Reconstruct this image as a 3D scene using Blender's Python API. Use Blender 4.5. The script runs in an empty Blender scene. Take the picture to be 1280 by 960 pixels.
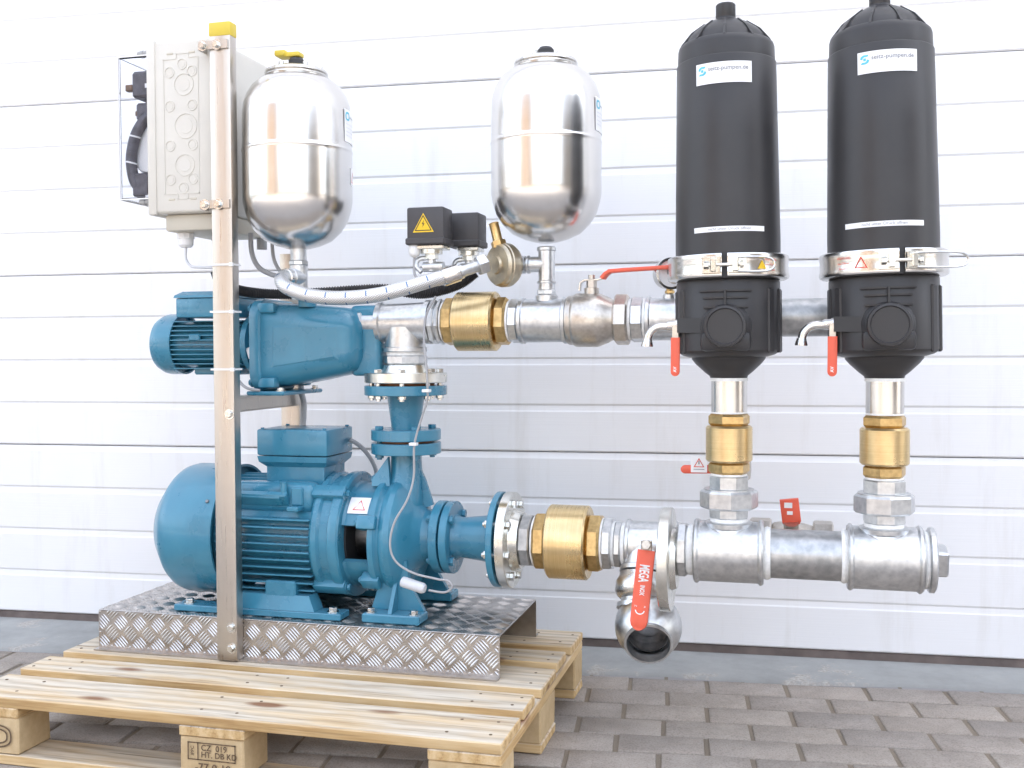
import bpy, bmesh, math, random
from mathutils import Vector, Matrix
random.seed(7)
S = bpy.context.scene
C = S.collection
PI = math.pi
R = math.radians

# ------------------------------------------------------------------ camera
cam_data = bpy.data.cameras.new('camera')
cam = bpy.data.objects.new('camera', cam_data)
C.objects.link(cam)
cr = Vector((0.96757149, 0.25256127, -0.00426904))
cu = Vector((-0.00341459, 0.0299767, 0.99954477))
cf = Vector((-0.25257427, 0.96711644, -0.02986699))
cam.matrix_world = Matrix(((cr.x, cu.x, -cf.x, 0.5043), (cr.y, cu.y, -cf.y, -1.8393), (cr.z, cu.z, -cf.z, 0.8669), (0, 0, 0, 1)))
cam_data.sensor_width = 36.0
cam_data.lens = 36.67
cam_data.clip_start = 0.05
cam_data.clip_end = 1000
S.camera = cam

# ------------------------------------------------------------------ sky, sun, exposure
# open shade: the sun stands behind the hall, the yard in front of the door is lit by the sky
SUN_EL, SUN_AZ = R(50), R(25)          # azimuth measured from +Y towards +X
w = bpy.data.worlds.new('World'); S.world = w; w.use_nodes = True
nt = w.node_tree; nt.nodes.clear()
sky = nt.nodes.new('ShaderNodeTexSky'); sky.sky_type = 'NISHITA'; sky.sun_disc = False
sky.sun_elevation = SUN_EL; sky.sun_rotation = SUN_AZ
sky.air_density = 1.0; sky.dust_density = 5.0; sky.ozone_density = 0.6
hsv = nt.nodes.new('ShaderNodeHueSaturation'); hsv.inputs['Saturation'].default_value = 0.48
bg = nt.nodes.new('ShaderNodeBackground'); bg.inputs['Strength'].default_value = 0.15
wo = nt.nodes.new('ShaderNodeOutputWorld')
nt.links.new(sky.outputs[0], hsv.inputs['Color']); nt.links.new(hsv.outputs[0], bg.inputs['Color']); nt.links.new(bg.outputs[0], wo.inputs['Surface'])
sd = bpy.data.lights.new('sun', 'SUN'); sd.energy = 3.0; sd.angle = R(0.5); sd.color = (1.0, 0.94, 0.85)
sun = bpy.data.objects.new('sun', sd); C.objects.link(sun)
sdir = Vector((math.sin(SUN_AZ)*math.cos(SUN_EL), math.cos(SUN_AZ)*math.cos(SUN_EL), math.sin(SUN_EL)))
sun.rotation_euler = sdir.to_track_quat('Z', 'Y').to_euler()
S.view_settings.view_transform = 'Standard'; S.view_settings.look = 'None'
S.view_settings.gamma = 1.0; S.view_settings.use_curve_mapping = False
S.view_settings.exposure = 2.70

# ------------------------------------------------------------------ materials
MATS = {}
class NT:
    def __init__(self, name):
        m = bpy.data.materials.new(name); m.use_nodes = True
        self.m = m; self.t = m.node_tree; self.b = self.t.nodes['Principled BSDF']; MATS[name] = m
    def n(self, typ, **kw):
        x = self.t.nodes.new(typ)
        for k, v in kw.items():
            if k.startswith('_'): setattr(x, k[1:], v)
            else: x.inputs[k.replace('__', ' ')].default_value = v
        return x
    def l(self, a, b): self.t.links.new(a, b)
    def coord(self, kind='Object', scale=(1, 1, 1), rand=False):
        tc = self.n('ShaderNodeTexCoord'); mp = self.n('ShaderNodeMapping'); mp.inputs['Scale'].default_value = scale
        src = tc.outputs[kind]
        if rand:
            oi = self.n('ShaderNodeObjectInfo'); mul = self.n('ShaderNodeMath', _operation='MULTIPLY'); mul.inputs[1].default_value = 37.0
            self.l(oi.outputs['Random'], mul.inputs[0])
            add = self.n('ShaderNodeVectorMath', _operation='ADD'); self.l(src, add.inputs[0]); self.l(mul.outputs[0], add.inputs[1]); src = add.outputs[0]
        self.l(src, mp.inputs['Vector']); return mp.outputs[0]
    def noise(self, vec, scale, detail=4, rough=0.55):
        x = self.n('ShaderNodeTexNoise', Scale=scale, Detail=detail, Roughness=rough); self.l(vec, x.inputs['Vector']); return x.outputs['Fac']
    def ramp(self, fac, stops):
        x = self.n('ShaderNodeValToRGB'); e = x.color_ramp.elements
        while len(e) < len(stops): e.new(0.5)
        for i, (p, c) in enumerate(stops):
            e[i].position = p; e[i].color = (*c, 1) if len(c) == 3 else c
        self.l(fac, x.inputs['Fac']); return x.outputs['Color']
    def mix(self, fac, a, b, mode='MIX'):
        x = self.n('ShaderNodeMix', _data_type='RGBA', _blend_type=mode)
        for s, v in ((x.inputs[0], fac), (x.inputs[6], a), (x.inputs[7], b)):
            if hasattr(v, 'default_value') or hasattr(v, 'is_linked'): self.l(v, s)
            elif isinstance(v, (int, float)): s.default_value = v
            else: s.default_value = (*v, 1)
        return x.outputs[2]
    def maprange(self, fac, a, b, c, d):
        x = self.n('ShaderNodeMapRange'); self.l(fac, x.inputs[0])
        for i, v in enumerate((a, b, c, d)): x.inputs[1+i].default_value = v
        return x.outputs[0]
    def bump(self, h, strength=0.2, dist=0.002):
        x = self.n('ShaderNodeBump', Strength=strength, Distance=dist); self.l(h, x.inputs['Height']); self.l(x.outputs[0], self.b.inputs['Normal'])
    def set(self, **kw):
        for k, v in kw.items():
            i = self.b.inputs[k.replace('__', ' ')]
            if hasattr(v, 'is_linked'): self.l(v, i)
            elif isinstance(v, (tuple, list)) and len(v) == 3: i.default_value = (*v, 1)
            else: i.default_value = v
        return self.m

def simple(name, col, rough=0.5, metal=0.0, nscale=30, var=0.12, bump=0.0, rvar=0.08, **kw):
    k = NT(name); v = k.coord()
    f = k.noise(v, nscale, 5)
    d = tuple(c*(1-var) for c in col); u = tuple(min(1, c*(1+var)) for c in col)
    k.set(Base__Color=k.ramp(f, [(0.3, d), (0.7, u)]), Metallic=metal, Roughness=k.maprange(f, 0.3, 0.7, max(0.02, rough-rvar), rough+rvar), **kw)
    if bump: k.bump(k.noise(v, nscale*8, 3), bump, 0.001)
    return k.m

# blue machine paint: slight orange peel, a little dust
k = NT('blue_paint'); v = k.coord(); f = k.noise(v, 14, 6); g = k.noise(v, 160, 3, 0.6); d = k.noise(v, 34, 8, 0.72); h = k.noise(v, 5, 4)
base = k.ramp(f, [(0.3, (0.030, 0.182, 0.285)), (0.62, (0.041, 0.220, 0.333)), (0.8, (0.054, 0.235, 0.345))])
tcn = k.n('ShaderNodeNewGeometry'); sp = k.n('ShaderNodeSeparateXYZ'); k.l(tcn.outputs['Normal'], sp.inputs[0])
up = k.maprange(sp.outputs['Z'], 0.25, 0.95, 0.01, 0.12); dm = k.n('ShaderNodeMath', _operation='MULTIPLY'); k.l(up, dm.inputs[0]); k.l(k.maprange(h, 0.35, 0.65, 0.3, 1.0), dm.inputs[1])
base = k.mix(dm.outputs[0], base, (0.34, 0.38, 0.38))          # settled dust on upward faces
chip = k.ramp(d, [(0.735, (0, 0, 0)), (0.75, (1, 1, 1))]); base = k.mix(chip, base, (0.09, 0.15, 0.19))
k.set(Base__Color=base, Roughness=k.maprange(f, 0.3, 0.7, 0.22, 0.40), Coat__Weight=0.4, Coat__Roughness=0.12)
k.bump(k.mix(0.4, g, f), 0.22, 0.0012)
def metal_mat(name, a, b, r0, r1, scale=40, bump=0.05, aniso=None):
    k = NT(name); v = k.coord(); n1 = k.noise(v, scale, 6, 0.65); n2 = k.noise(v, scale*0.22, 4)
    vo = k.n('ShaderNodeTexVoronoi', Scale=scale*2.2); k.l(v, vo.inputs['Vector'])
    mixf = k.n('ShaderNodeMath', _operation='ADD'); k.l(n1, mixf.inputs[0])
    m2 = k.n('ShaderNodeMath', _operation='MULTIPLY'); k.l(vo.outputs['Distance'], m2.inputs[0]); m2.inputs[1].default_value = 0.25; k.l(m2.outputs[0], mixf.inputs[1])
    k.set(Base__Color=k.ramp(mixf.outputs[0], [(0.35, a), (0.8, b)]), Metallic=1.0, Roughness=k.maprange(n2, 0.3, 0.7, r0, r1))
    if bump: k.bump(n1, bump, 0.001)
    return k.m
metal_mat('galvanized', (0.50, 0.515, 0.53), (0.72, 0.73, 0.735), 0.28, 0.45, 45, 0.12)
metal_mat('galvanized_pipe', (0.30, 0.31, 0.32), (0.55, 0.555, 0.555), 0.34, 0.5, 30, 0.15)
metal_mat('zinc_plate', (0.62, 0.62, 0.58), (0.80, 0.79, 0.74), 0.2, 0.36, 30, 0.04)
metal_mat('bolt_steel', (0.55, 0.55, 0.53), (0.78, 0.77, 0.74), 0.18, 0.3, 60, 0.02)
metal_mat('brushed_stainless', (0.60, 0.585, 0.565), (0.70, 0.685, 0.66), 0.16, 0.28, 16, 0.02)
metal_mat('nickel_bronze', (0.46, 0.42, 0.37), (0.62, 0.58, 0.53), 0.30, 0.44, 60, 0.2)
metal_mat('cast_steel', (0.60, 0.59, 0.58), (0.74, 0.73, 0.72), 0.24, 0.36, 70, 0.12)
metal_mat('aluminium_sheet', (0.42, 0.395, 0.375), (0.58, 0.555, 0.535), 0.24, 0.38, 24, 0.05)
metal_mat('dark_steel', (0.16, 0.16, 0.17), (0.3, 0.3, 0.3), 0.35, 0.5)
# polished tank skin
k = NT('polished_tank'); v = k.coord('Object', (1, 1, 2)); n = k.noise(v, 5, 4)
k.set(Base__Color=k.ramp(n, [(0.3, (0.66, 0.645, 0.62)), (0.7, (0.73, 0.715, 0.695))]), Metallic=1.0, Roughness=k.maprange(n, 0.3, 0.7, 0.20, 0.26))
# turned brass: rings round the bar
def brass(name, axis):
    k = NT(name); s_ = [0.6, 0.6, 0.6]; s_[axis] = 260
    v = k.coord('Object', tuple(s_)); n = k.noise(v, 1.0, 4, 0.7); v2 = k.coord(); n2 = k.noise(v2, 14, 6, 0.65); n3 = k.noise(v2, 90, 3)
    c1 = k.ramp(n, [(0.3, (0.66, 0.49, 0.25)), (0.7, (0.79, 0.625, 0.36))]); c2 = k.ramp(n2, [(0.30, (0.88, 0.86, 0.82)), (0.55, (1, 1, 1))])
    k.set(Base__Color=k.mix(1.0, c1, c2, 'MULTIPLY'), Metallic=1.0, Roughness=k.mix(0.5, k.maprange(n, 0.3, 0.7, 0.22, 0.36), k.maprange(n2, 0.3, 0.7, 0.42, 0.2)))
brass('turned_brass_x', 0); brass('turned_brass_z', 2)
metal_mat('cast_brass', (0.45, 0.30, 0.13), (0.68, 0.49, 0.23), 0.28, 0.42, 50, 0.15)
metal_mat('tarnished_brass', (0.40, 0.36, 0.30), (0.60, 0.52, 0.38), 0.32, 0.46, 30, 0.15)
# stainless channel
k = NT('stainless_channel'); v = k.coord('Object', (60, 60, 1.2)); n = k.noise(v, 6, 4)
k.set(Base__Color=k.ramp(n, [(0.2, (0.53, 0.49, 0.445)), (0.8, (0.56, 0.52, 0.475))]), Metallic=1.0, Roughness=k.maprange(n, 0.3, 0.7, 0.26, 0.40)); k.bump(n, 0.04, 0.001)
# black glass-fibre plastic
k = NT('black_plastic'); v = k.coord(); n = k.noise(v, 9, 5); g = k.noise(v, 500, 2)
k.set(Base__Color=k.ramp(n, [(0.3, (0.032, 0.031, 0.033)), (0.7, (0.043, 0.0415, 0.0425))]), Specular__IOR__Level=0.36, Roughness=k.maprange(n, 0.3, 0.7, 0.33, 0.46)); k.bump(g, 0.06, 0.0004)
simple('black_rubber', (0.03, 0.03, 0.032), 0.6, 0, 40, 0.2)
simple('switch_plastic', (0.055, 0.052, 0.055), 0.5, 0, 60, 0.1, 0.05)
simple('grey_plastic', (0.34, 0.34, 0.34), 0.5)
simple('device_grey', (0.11, 0.105, 0.12), 0.5, 0, 60, 0.3)
simple('device_brown', (0.20, 0.13, 0.09), 0.5, 0, 60, 0.3)
simple('beige_plastic', (0.60, 0.575, 0.52), 0.48, 0, 18, 0.03, 0.03)
simple('beige_plastic_dark', (0.52, 0.48, 0.40), 0.5, 0, 18, 0.03, 0.03)
simple('white_plastic', (0.80, 0.80, 0.80), 0.4, 0, 30, 0.03)
simple('tape_white', (0.82, 0.82, 0.80), 0.6, 0, 120, 0.08, 0.3)
simple('cable_grey', (0.36, 0.36, 0.37), 0.5, 0, 60, 0.06)
simple('cable_light', (0.60, 0.61, 0.64), 0.5, 0, 60, 0.05)
simple('conduit_black', (0.035, 0.034, 0.036), 0.45, 0, 60, 0.15)
simple('yellow_cap', (0.62, 0.47, 0.05), 0.45, 0, 30, 0.05)
simple('red_vinyl', (0.78, 0.125, 0.07), 0.42, 0, 30, 0.06, 0.05)
simple('sticker_white', (0.84, 0.84, 0.85), 0.4, 0, 30, 0.015)
simple('sticker_yellow', (0.80, 0.52, 0.02), 0.45, 0, 30, 0.03)
simple('ink_black', (0.03, 0.03, 0.03), 0.6)
simple('ink_grey', (0.25, 0.26, 0.28), 0.6)
simple('ink_pale', (0.55, 0.56, 0.58), 0.6)
simple('ink_red', (0.70, 0.09, 0.06), 0.5)
simple('ink_cyan', (0.10, 0.50, 0.64), 0.5)
simple('ink_white', (0.80, 0.78, 0.76), 0.5)
simple('ink_brown', (0.13, 0.085, 0.05), 0.8, 0, 200, 0.5)
simple('gasket', (0.30, 0.13, 0.06), 0.7)
simple('dark_hole', (0.02, 0.02, 0.022), 0.7)
k = NT('clear_plastic'); k.set(Base__Color=(0.94, 0.955, 0.985), Roughness=0.03, IOR=1.10, Transmission__Weight=1.0)
# braided steel hose
k = NT('braided_hose'); tc = k.n('ShaderNodeTexCoord'); mp = k.n('ShaderNodeMapping'); mp.inputs['Scale'].default_value = (1, 1, 1); k.l(tc.outputs['UV'], mp.inputs['Vector'])
wa = k.n('ShaderNodeTexWave', Scale=1.0, _wave_type='BANDS', _bands_direction='DIAGONAL'); k.l(mp.outputs[0], wa.inputs['Vector'])
mp2 = k.n('ShaderNodeMapping'); mp2.inputs['Scale'].default_value = (-1, 1, 1); k.l(tc.outputs['UV'], mp2.inputs['Vector'])
wb = k.n('ShaderNodeTexWave', Scale=1.0, _wave_type='BANDS', _bands_direction='DIAGONAL'); k.l(mp2.outputs[0], wb.inputs['Vector'])
mm = k.n('ShaderNodeMath', _operation='MULTIPLY'); k.l(wa.outputs['Fac'], mm.inputs[0]); k.l(wb.outputs['Fac'], mm.inputs[1])
su = k.n('ShaderNodeSeparateXYZ'); k.l(tc.outputs['UV'], su.inputs[0])
mo = k.n('ShaderNodeMath', _operation='MODULO'); k.l(su.outputs['Y'], mo.inputs[0]); mo.inputs[1].default_value = 4.7
lt = k.n('ShaderNodeMath', _operation='LESS_THAN'); k.l(mo.outputs[0], lt.inputs[0]); lt.inputs[1].default_value = 0.28
mu = k.n('ShaderNodeMath', _operation='MODULO'); k.l(su.outputs['X'], mu.inputs[0]); mu.inputs[1].default_value = 3.0
l2 = k.n('ShaderNodeMath', _operation='LESS_THAN'); k.l(mu.outputs[0], l2.inputs[0]); l2.inputs[1].default_value = 1.6
an = k.n('ShaderNodeMath', _operation='MULTIPLY'); k.l(lt.outputs[0], an.inputs[0]); k.l(l2.outputs[0], an.inputs[1])
k.set(Base__Color=k.mix(an.outputs[0], k.ramp(mm.outputs[0], [(0.0, (0.48, 0.49, 0.51)), (0.4, (0.82, 0.815, 0.80))]), (0.10, 0.18, 0.34)), Metallic=0.7, Roughness=0.38); k.bump(mm.outputs[0], 0.5, 0.0008)
# wood: weathered tops, fresher sides
k = NT('pallet_wood'); v = k.coord('Object', (0.22, 1, 1), rand=True)
wv = k.n('ShaderNodeTexWave', Scale=9.0, Distortion=9.0, Detail=4.0, _wave_type='BANDS', _bands_direction='Y'); wv.inputs['Detail Scale'].default_value = 0.9; wv.inputs['Detail Roughness'].default_value = 0.65; k.l(v, wv.inputs['Vector'])
vg = k.coord('Object', (1.6, 60, 60), rand=True); n1 = k.noise(vg, 3.0, 8, 0.65)
vc = k.coord('Object', (0.9, 34, 40), rand=True); n2 = k.noise(vc, 2.4, 6, 0.6)
v3 = k.coord('Object', (1.1, 6, 6), rand=True); n3 = k.noise(v3, 3, 5, 0.65)
gf = k.mix(0.74, wv.outputs['Color'], n1)
fresh = k.ramp(gf, [(0.22, (0.37, 0.215, 0.085)), (0.40, (0.54, 0.36, 0.165)), (0.58, (0.63, 0.45, 0.235)), (0.80, (0.69, 0.525, 0.305))])
grey = k.ramp(gf, [(0.22, (0.30, 0.25, 0.19)), (0.40, (0.50, 0.43, 0.335)), (0.58, (0.60, 0.535, 0.435)), (0.80, (0.68, 0.62, 0.53))])
tcn = k.n('ShaderNodeTexCoord'); sp = k.n('ShaderNodeSeparateXYZ'); k.l(tcn.outputs['Normal'], sp.inputs[0])
topm = k.maprange(sp.outputs['Z'], 0.5, 0.9, 0.0, 1.0); gm = k.n('ShaderNodeMath', _operation='MULTIPLY'); k.l(topm, gm.inputs[0]); k.l(k.maprange(n3, 0.34, 0.58, 0.35, 1.0), gm.inputs[1])
col = k.mix(gm.outputs[0], fresh, grey)
crack = k.ramp(n2, [(0.30, (0.22, 0.17, 0.13)), (0.345, (0.72, 0.68, 0.64)), (0.40, (1, 1, 1))])
col = k.mix(k.maprange(topm, 0, 1, 0.35, 0.9), col, k.mix(1.0, col, crack, 'MULTIPLY'))
v4 = k.coord('Object', (2.8, 8.0, 9.0), rand=True); vo = k.n('ShaderNodeTexVoronoi', Scale=1.0); k.l(v4, vo.inputs['Vector'])
knot = k.maprange(vo.outputs['Distance'], 0.08, 0.15, 0.9, 0.0); col = k.mix(knot, col, (0.20, 0.085, 0.035))
k.set(Base__Color=col, Roughness=0.75); k.bump(gf, 0.35, 0.002)
# end grain / pressed chip block
k = NT('block_wood'); v = k.coord('Object', (1, 1, 1), rand=True); n1 = k.noise(v, 40, 8, 0.7); n2 = k.noise(v, 6, 3)
k.set(Base__Color=k.mix(0.5, k.ramp(n1, [(0.3, (0.40, 0.27, 0.13)), (0.7, (0.64, 0.49, 0.29))]), k.ramp(n2, [(0.35, (0.50, 0.36, 0.19)), (0.65, (0.66, 0.51, 0.31))])), Roughness=0.8); k.bump(n1, 0.4, 0.002)
# door skin: white coil-coated steel with a fine pressed grain, faint dust low down
k = NT('door_white'); v = k.coord('Object', (1.2, 30, 90)); n = k.noise(v, 3, 5); v2 = k.coord('Object', (1, 1, 1)); n2 = k.noise(v2, 1.7, 5); n3 = k.noise(v2, 60, 4, 0.7)
base = k.ramp(n2, [(0.3, (0.80, 0.80, 0.81)), (0.7, (0.84, 0.84, 0.85))])
spk = k.ramp(n3, [(0.70, (1, 1, 1)), (0.80, (0.80, 0.78, 0.76))])
v5 = k.coord('Object', (2.2, 1, 0.25)); n5 = k.noise(v5, 5, 6, 0.7); drt = k.ramp(n5, [(0.52, (1, 1, 1)), (0.75, (0.90, 0.885, 0.86))])
k.set(Base__Color=k.mix(1.0, k.mix(1.0, base, spk, 'MULTIPLY'), drt, 'MULTIPLY'), Roughness=0.42); k.bump(n, 0.30, 0.0012)
# pavers
k = NT('paver_concrete'); v = k.coord('Object', (1, 1, 1), rand=True); n1 = k.noise(v, 12, 6, 0.65); n2 = k.noise(v, 260, 3, 0.6); oi = k.n('ShaderNodeObjectInfo')
a = k.ramp(n1, [(0.25, (0.248, 0.218, 0.190)), (0.5, (0.312, 0.276, 0.243)), (0.75, (0.37, 0.33, 0.292))])
tint = k.ramp(oi.outputs['Random'], [(0.0, (0.88, 0.88, 0.89)), (0.5, (1, 0.985, 0.97)), (1.0, (1.08, 1.07, 1.05))])
sp2 = k.ramp(n2, [(0.32, (0.72, 0.70, 0.68)), (0.5, (1, 1, 1)), (0.72, (1.12, 1.12, 1.1))])
k.set(Base__Color=k.mix(1.0, k.mix(1.0, a, tint, 'MULTIPLY'), sp2, 'MULTIPLY'), Roughness=0.85); k.bump(n2, 0.45, 0.0015)
k = NT('joint_sand'); v = k.coord(); n1 = k.noise(v, 300, 4, 0.7); n2 = k.noise(v, 7, 4)
k.set(Base__Color=k.mix(0.5, k.ramp(n1, [(0.3, (0.17, 0.13, 0.095)), (0.7, (0.33, 0.27, 0.21))]), k.ramp(n2, [(0.3, (0.15, 0.125, 0.09)), (0.7, (0.24, 0.2, 0.15))])), Roughness=0.95); k.bump(n1, 0.6, 0.003)
k = NT('sill_concrete'); v = k.coord(); n1 = k.noise(v, 5, 8, 0.7); n2 = k.noise(v, 120, 4, 0.7); n3 = k.noise(v, 2.6, 6, 0.75)
base = k.ramp(n1, [(0.25, (0.22, 0.222, 0.215)), (0.5, (0.285, 0.288, 0.28)), (0.75, (0.34, 0.342, 0.33))])
pat = k.ramp(n3, [(0.56, (0, 0, 0)), (0.60, (1, 1, 1))])
base = k.mix(pat, base, k.ramp(n2, [(0.3, (0.25, 0.23, 0.21)), (0.7, (0.44, 0.42, 0.39))]))
k.set(Base__Color=base, Roughness=0.85); k.bump(n2, 0.35, 0.002)
k = NT('yard_paving'); v = k.coord('Object', (1, 1, 1)); k.t.nodes['Mapping'].inputs['Rotation'].default_value = (0, 0, -math.atan(0.105)); br = k.n('ShaderNodeTexBrick', Scale=1.0); k.l(v, br.inputs['Vector'])
br.inputs['Brick Width'].default_value = 0.199; br.inputs['Row Height'].default_value = 0.1045; br.inputs['Mortar Size'].default_value = 0.005
br.inputs['Color1'].default_value = (0.27, 0.255, 0.25, 1); br.inputs['Color2'].default_value = (0.35, 0.335, 0.325, 1); br.inputs['Mortar'].default_value = (0.19, 0.16, 0.12, 1)
n = k.noise(v, 3, 5); k.set(Base__Color=k.mix(1.0, br.outputs['Color'], k.ramp(n, [(0.3, (0.8, 0.8, 0.8)), (0.7, (1.1, 1.1, 1.1))]), 'MULTIPLY'), Roughness=0.9)
k = NT('ochre_render'); v = k.coord(); n = k.noise(v, 2, 6); k.set(Base__Color=k.ramp(n, [(0.3, (0.125, 0.084, 0.054)), (0.7, (0.155, 0.108, 0.072))]), Roughness=0.9)
simple('shed_render', (0.19, 0.165, 0.135), 0.9, 0, 3, 0.1)
simple('seal_rubber', (0.15, 0.12, 0.11), 0.7, 0, 20, 0.25)
simple('hall_cladding', (0.55, 0.55, 0.56), 0.5, 0, 3, 0.05)
simple('window_glass_dark', (0.05, 0.06, 0.07), 0.1, 0, 3, 0.1)
simple('roof_dark', (0.10, 0.09, 0.09), 0.8, 0, 3, 0.2)

# ------------------------------------------------------------------ builders
def axm(axis):
    a = {'X': Vector((1, 0, 0)), 'Y': Vector((0, 1, 0)), 'Z': Vector((0, 0, 1))}.get(axis, None) if isinstance(axis, str) else Vector(axis).normalized()
    if a.z > 0.999: return Matrix.Identity(3)
    q = Vector((0, 0, 1)).rotation_difference(a)
    return q.to_matrix()
class MB:
    def __init__(s): s.bm = bmesh.new(); s.uv = None
    def box(s, lo, hi, bev=0.0, seg=1, rot=None):
        lo, hi = Vector(lo), Vector(hi); c = (lo+hi)/2; d = hi-lo
        r = bmesh.ops.create_cube(s.bm, size=1.0); vs = r['verts']
        for v in vs: v.co = Vector((v.co.x*d.x, v.co.y*d.y, v.co.z*d.z))
        if bev:
            es = list({e for v in vs for e in v.link_edges})
            g = bmesh.ops.bevel(s.bm, geom=es, offset=min(bev, 0.45*min(abs(x) for x in d)), segments=seg, profile=0.5, affect='EDGES')
            vs = list({v for f in g['faces'] for v in f.verts} | {v for v in vs if v.is_valid})
            allv = set(vs)
            stack = list(vs)
            while stack:
                x = stack.pop()
                for e in x.link_edges:
                    o = e.other_vert(x)
                    if o not in allv: allv.add(o); stack.append(o)
            vs = list(allv)
        for v in vs: v.co = c + ((rot @ v.co) if rot is not None else v.co)
        return s
    def lathe(s, prof, o, axis='Z', seg=32, a0=0.0, a1=2*PI, phase=0.0, close=True):
        m = axm(axis); o = Vector(o); full = abs(a1-a0-2*PI) < 1e-6
        n = seg if full else seg+1
        rings = []
        for r, h in prof:
            if r < 1e-6: rings.append([s.bm.verts.new(o + m @ Vector((0, 0, h)))]); continue
            ring = []
            for i in range(n):
                a = phase + a0 + (a1-a0)*i/seg
                ring.append(s.bm.verts.new(o + m @ Vector((r*math.cos(a), r*math.sin(a), h))))
            rings.append(ring)
        for A, B in zip(rings, rings[1:]):
            cnt = seg
            for i in range(cnt):
                j = (i+1) % n if full else i+1
                if len(A) == 1 and len(B) == 1: continue
                try:
                    if len(A) == 1: s.bm.faces.new((A[0], B[i], B[j]))
                    elif len(B) == 1: s.bm.faces.new((A[i], A[j], B[0]))
                    else: s.bm.faces.new((A[i], A[j], B[j], B[i]))
                except ValueError: pass
        if full and close:
            for rg, fl in ((rings[0], True), (rings[-1], False)):
                if len(rg) > 2:
                    try: s.bm.faces.new(rg[::-1] if fl else rg)
                    except ValueError: pass
        return s
    def cyl(s, o, axis, r, h0, h1, seg=32, ch=0.0, phase=0.0):
        p = [(r-ch, h0), (r, h0+ch), (r, h1-ch), (r-ch, h1)] if ch else [(r, h0), (r, h1)]
        return s.lathe(p, o, axis, seg, phase=phase)
    def hexp(s, o, axis, r, h0, h1, n=6, ch=0.003, phase=0.0):
        return s.lathe([(r-ch, h0), (r, h0+ch), (r, h1-ch), (r-ch, h1)], o, axis, n, phase=phase)
    def ring(s, o, axis, ri, ro, h0, h1, seg=40):
        return s.lathe([(ri, h0), (ro, h0), (ro, h1), (ri, h1), (ri, h0)], o, axis, seg, close=False)
    def tube(s, pts, r, seg=12, smooth=6, cap=True, rfun=None):
        P = [Vector(p) for p in pts]
        if smooth and len(P) > 2:
            Q = []
            E = [P[0]*2-P[1]] + P + [P[-1]*2-P[-2]]
            for i in range(1, len(E)-2):
                for t in range(smooth):
                    u = t/smooth; a, b, c, d = E[i-1], E[i], E[i+1], E[i+2]
                    Q.append(0.5*((2*b)+(c-a)*u+(2*a-5*b+4*c-d)*u*u+(3*b-a-3*c+d)*u**3))
            Q.append(P[-1]); P = Q
        uvl = s.bm.loops.layers.uv.verify()
        t0 = (P[1]-P[0]).normalized(); up = Vector((0, 0, 1)) if abs(t0.z) < 0.9 else Vector((0, 1, 0))
        nrm = (up - t0*up.dot(t0)).normalized(); rings = []; L = [0.0]
        for i, p in enumerate(P):
            t = (P[min(i+1, len(P)-1)]-P[max(i-1, 0)]).normalized()
            nrm = (nrm - t*nrm.dot(t)).normalized(); b = t.cross(nrm)
            rr = rfun(i, len(P)) if rfun else r
            rings.append([s.bm.verts.new(p + rr*(math.cos(2*PI*q/seg)*nrm + math.sin(2*PI*q/seg)*b)) for q in range(seg)])
            if i: L.append(L[-1]+(p-P[i-1]).length)
        for i, (A, B) in enumerate(zip(rings, rings[1:])):
            for q in range(seg):
                f = s.bm.faces.new((A[q], A[(q+1) % seg], B[(q+1) % seg], B[q]))
                for lp, (uu, vv) in zip(f.loops, ((q, L[i]), (q+1, L[i]), (q+1, L[i+1]), (q, L[i+1]))):
                    lp[uvl].uv = (uu*12/seg, vv*100)
        if cap: s.bm.faces.new(rings[0][::-1]); s.bm.faces.new(rings[-1])
        return s
    def loft(s, secs, cap=True):
        rings = [[s.bm.verts.new(Vector(p)) for p in sec] for sec in secs]
        n = len(rings[0])
        for A, B in zip(rings, rings[1:]):
            for i in range(n): s.bm.faces.new((A[i], A[(i+1) % n], B[(i+1) % n], B[i]))
        if cap: s.bm.faces.new(rings[0][::-1]); s.bm.faces.new(rings[-1])
        return s
    def poly(s, pts, ext):
        ext = Vector(ext); A = [s.bm.verts.new(Vector(p)) for p in pts]; B = [s.bm.verts.new(Vector(p)+ext) for p in pts]; n = len(A)
        s.bm.faces.new(A[::-1]); s.bm.faces.new(B)
        for i in range(n): s.bm.faces.new((A[i], A[(i+1) % n], B[(i+1) % n], B[i]))
        return s
    def raw(s, verts, faces):
        V = [s.bm.verts.new(Vector(v)) for v in verts]
        for f in faces:
            try: s.bm.faces.new([V[i] for i in f])
            except ValueError: pass
        return s
def origin_of(o):
    v = Vector((0, 0, 0))
    while o is not None: v += o.location; o = o.parent
    return v
def P(mb, name, mat, parent=None, loc=None, ang=35, smooth=True):
    bm = mb.bm; bmesh.ops.recalc_face_normals(bm, faces=bm.faces[:])
    o3 = origin_of(parent) if parent is not None else Vector(loc or (0, 0, 0))
    for v in bm.verts: v.co -= o3
    me = bpy.data.meshes.new(name); bm.to_mesh(me); bm.free()
    if smooth: me.shade_smooth(); me.set_sharp_from_angle(angle=R(ang))
    me.materials.append(MATS[mat])
    o = bpy.data.objects.new(name, me); C.objects.link(o)
    if parent is not None: o.parent = parent
    else: o.location = o3
    return o
def tag(o, label, cat, group=None):
    o['label'] = label; o['category'] = cat
    if group: o['group'] = group
    return o
def T(name, label, cat, loc, group=None):
    o = bpy.data.objects.new(name, None); o.empty_display_size = 0.05; C.objects.link(o); o.location = loc
    return tag(o, label, cat, group)
def copy_tree(o, parent=None):
    c = o.copy(); C.objects.link(c)
    if parent is not None: c.parent = parent
    for ch in list(o.children): copy_tree(ch, c)
    return c
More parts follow.
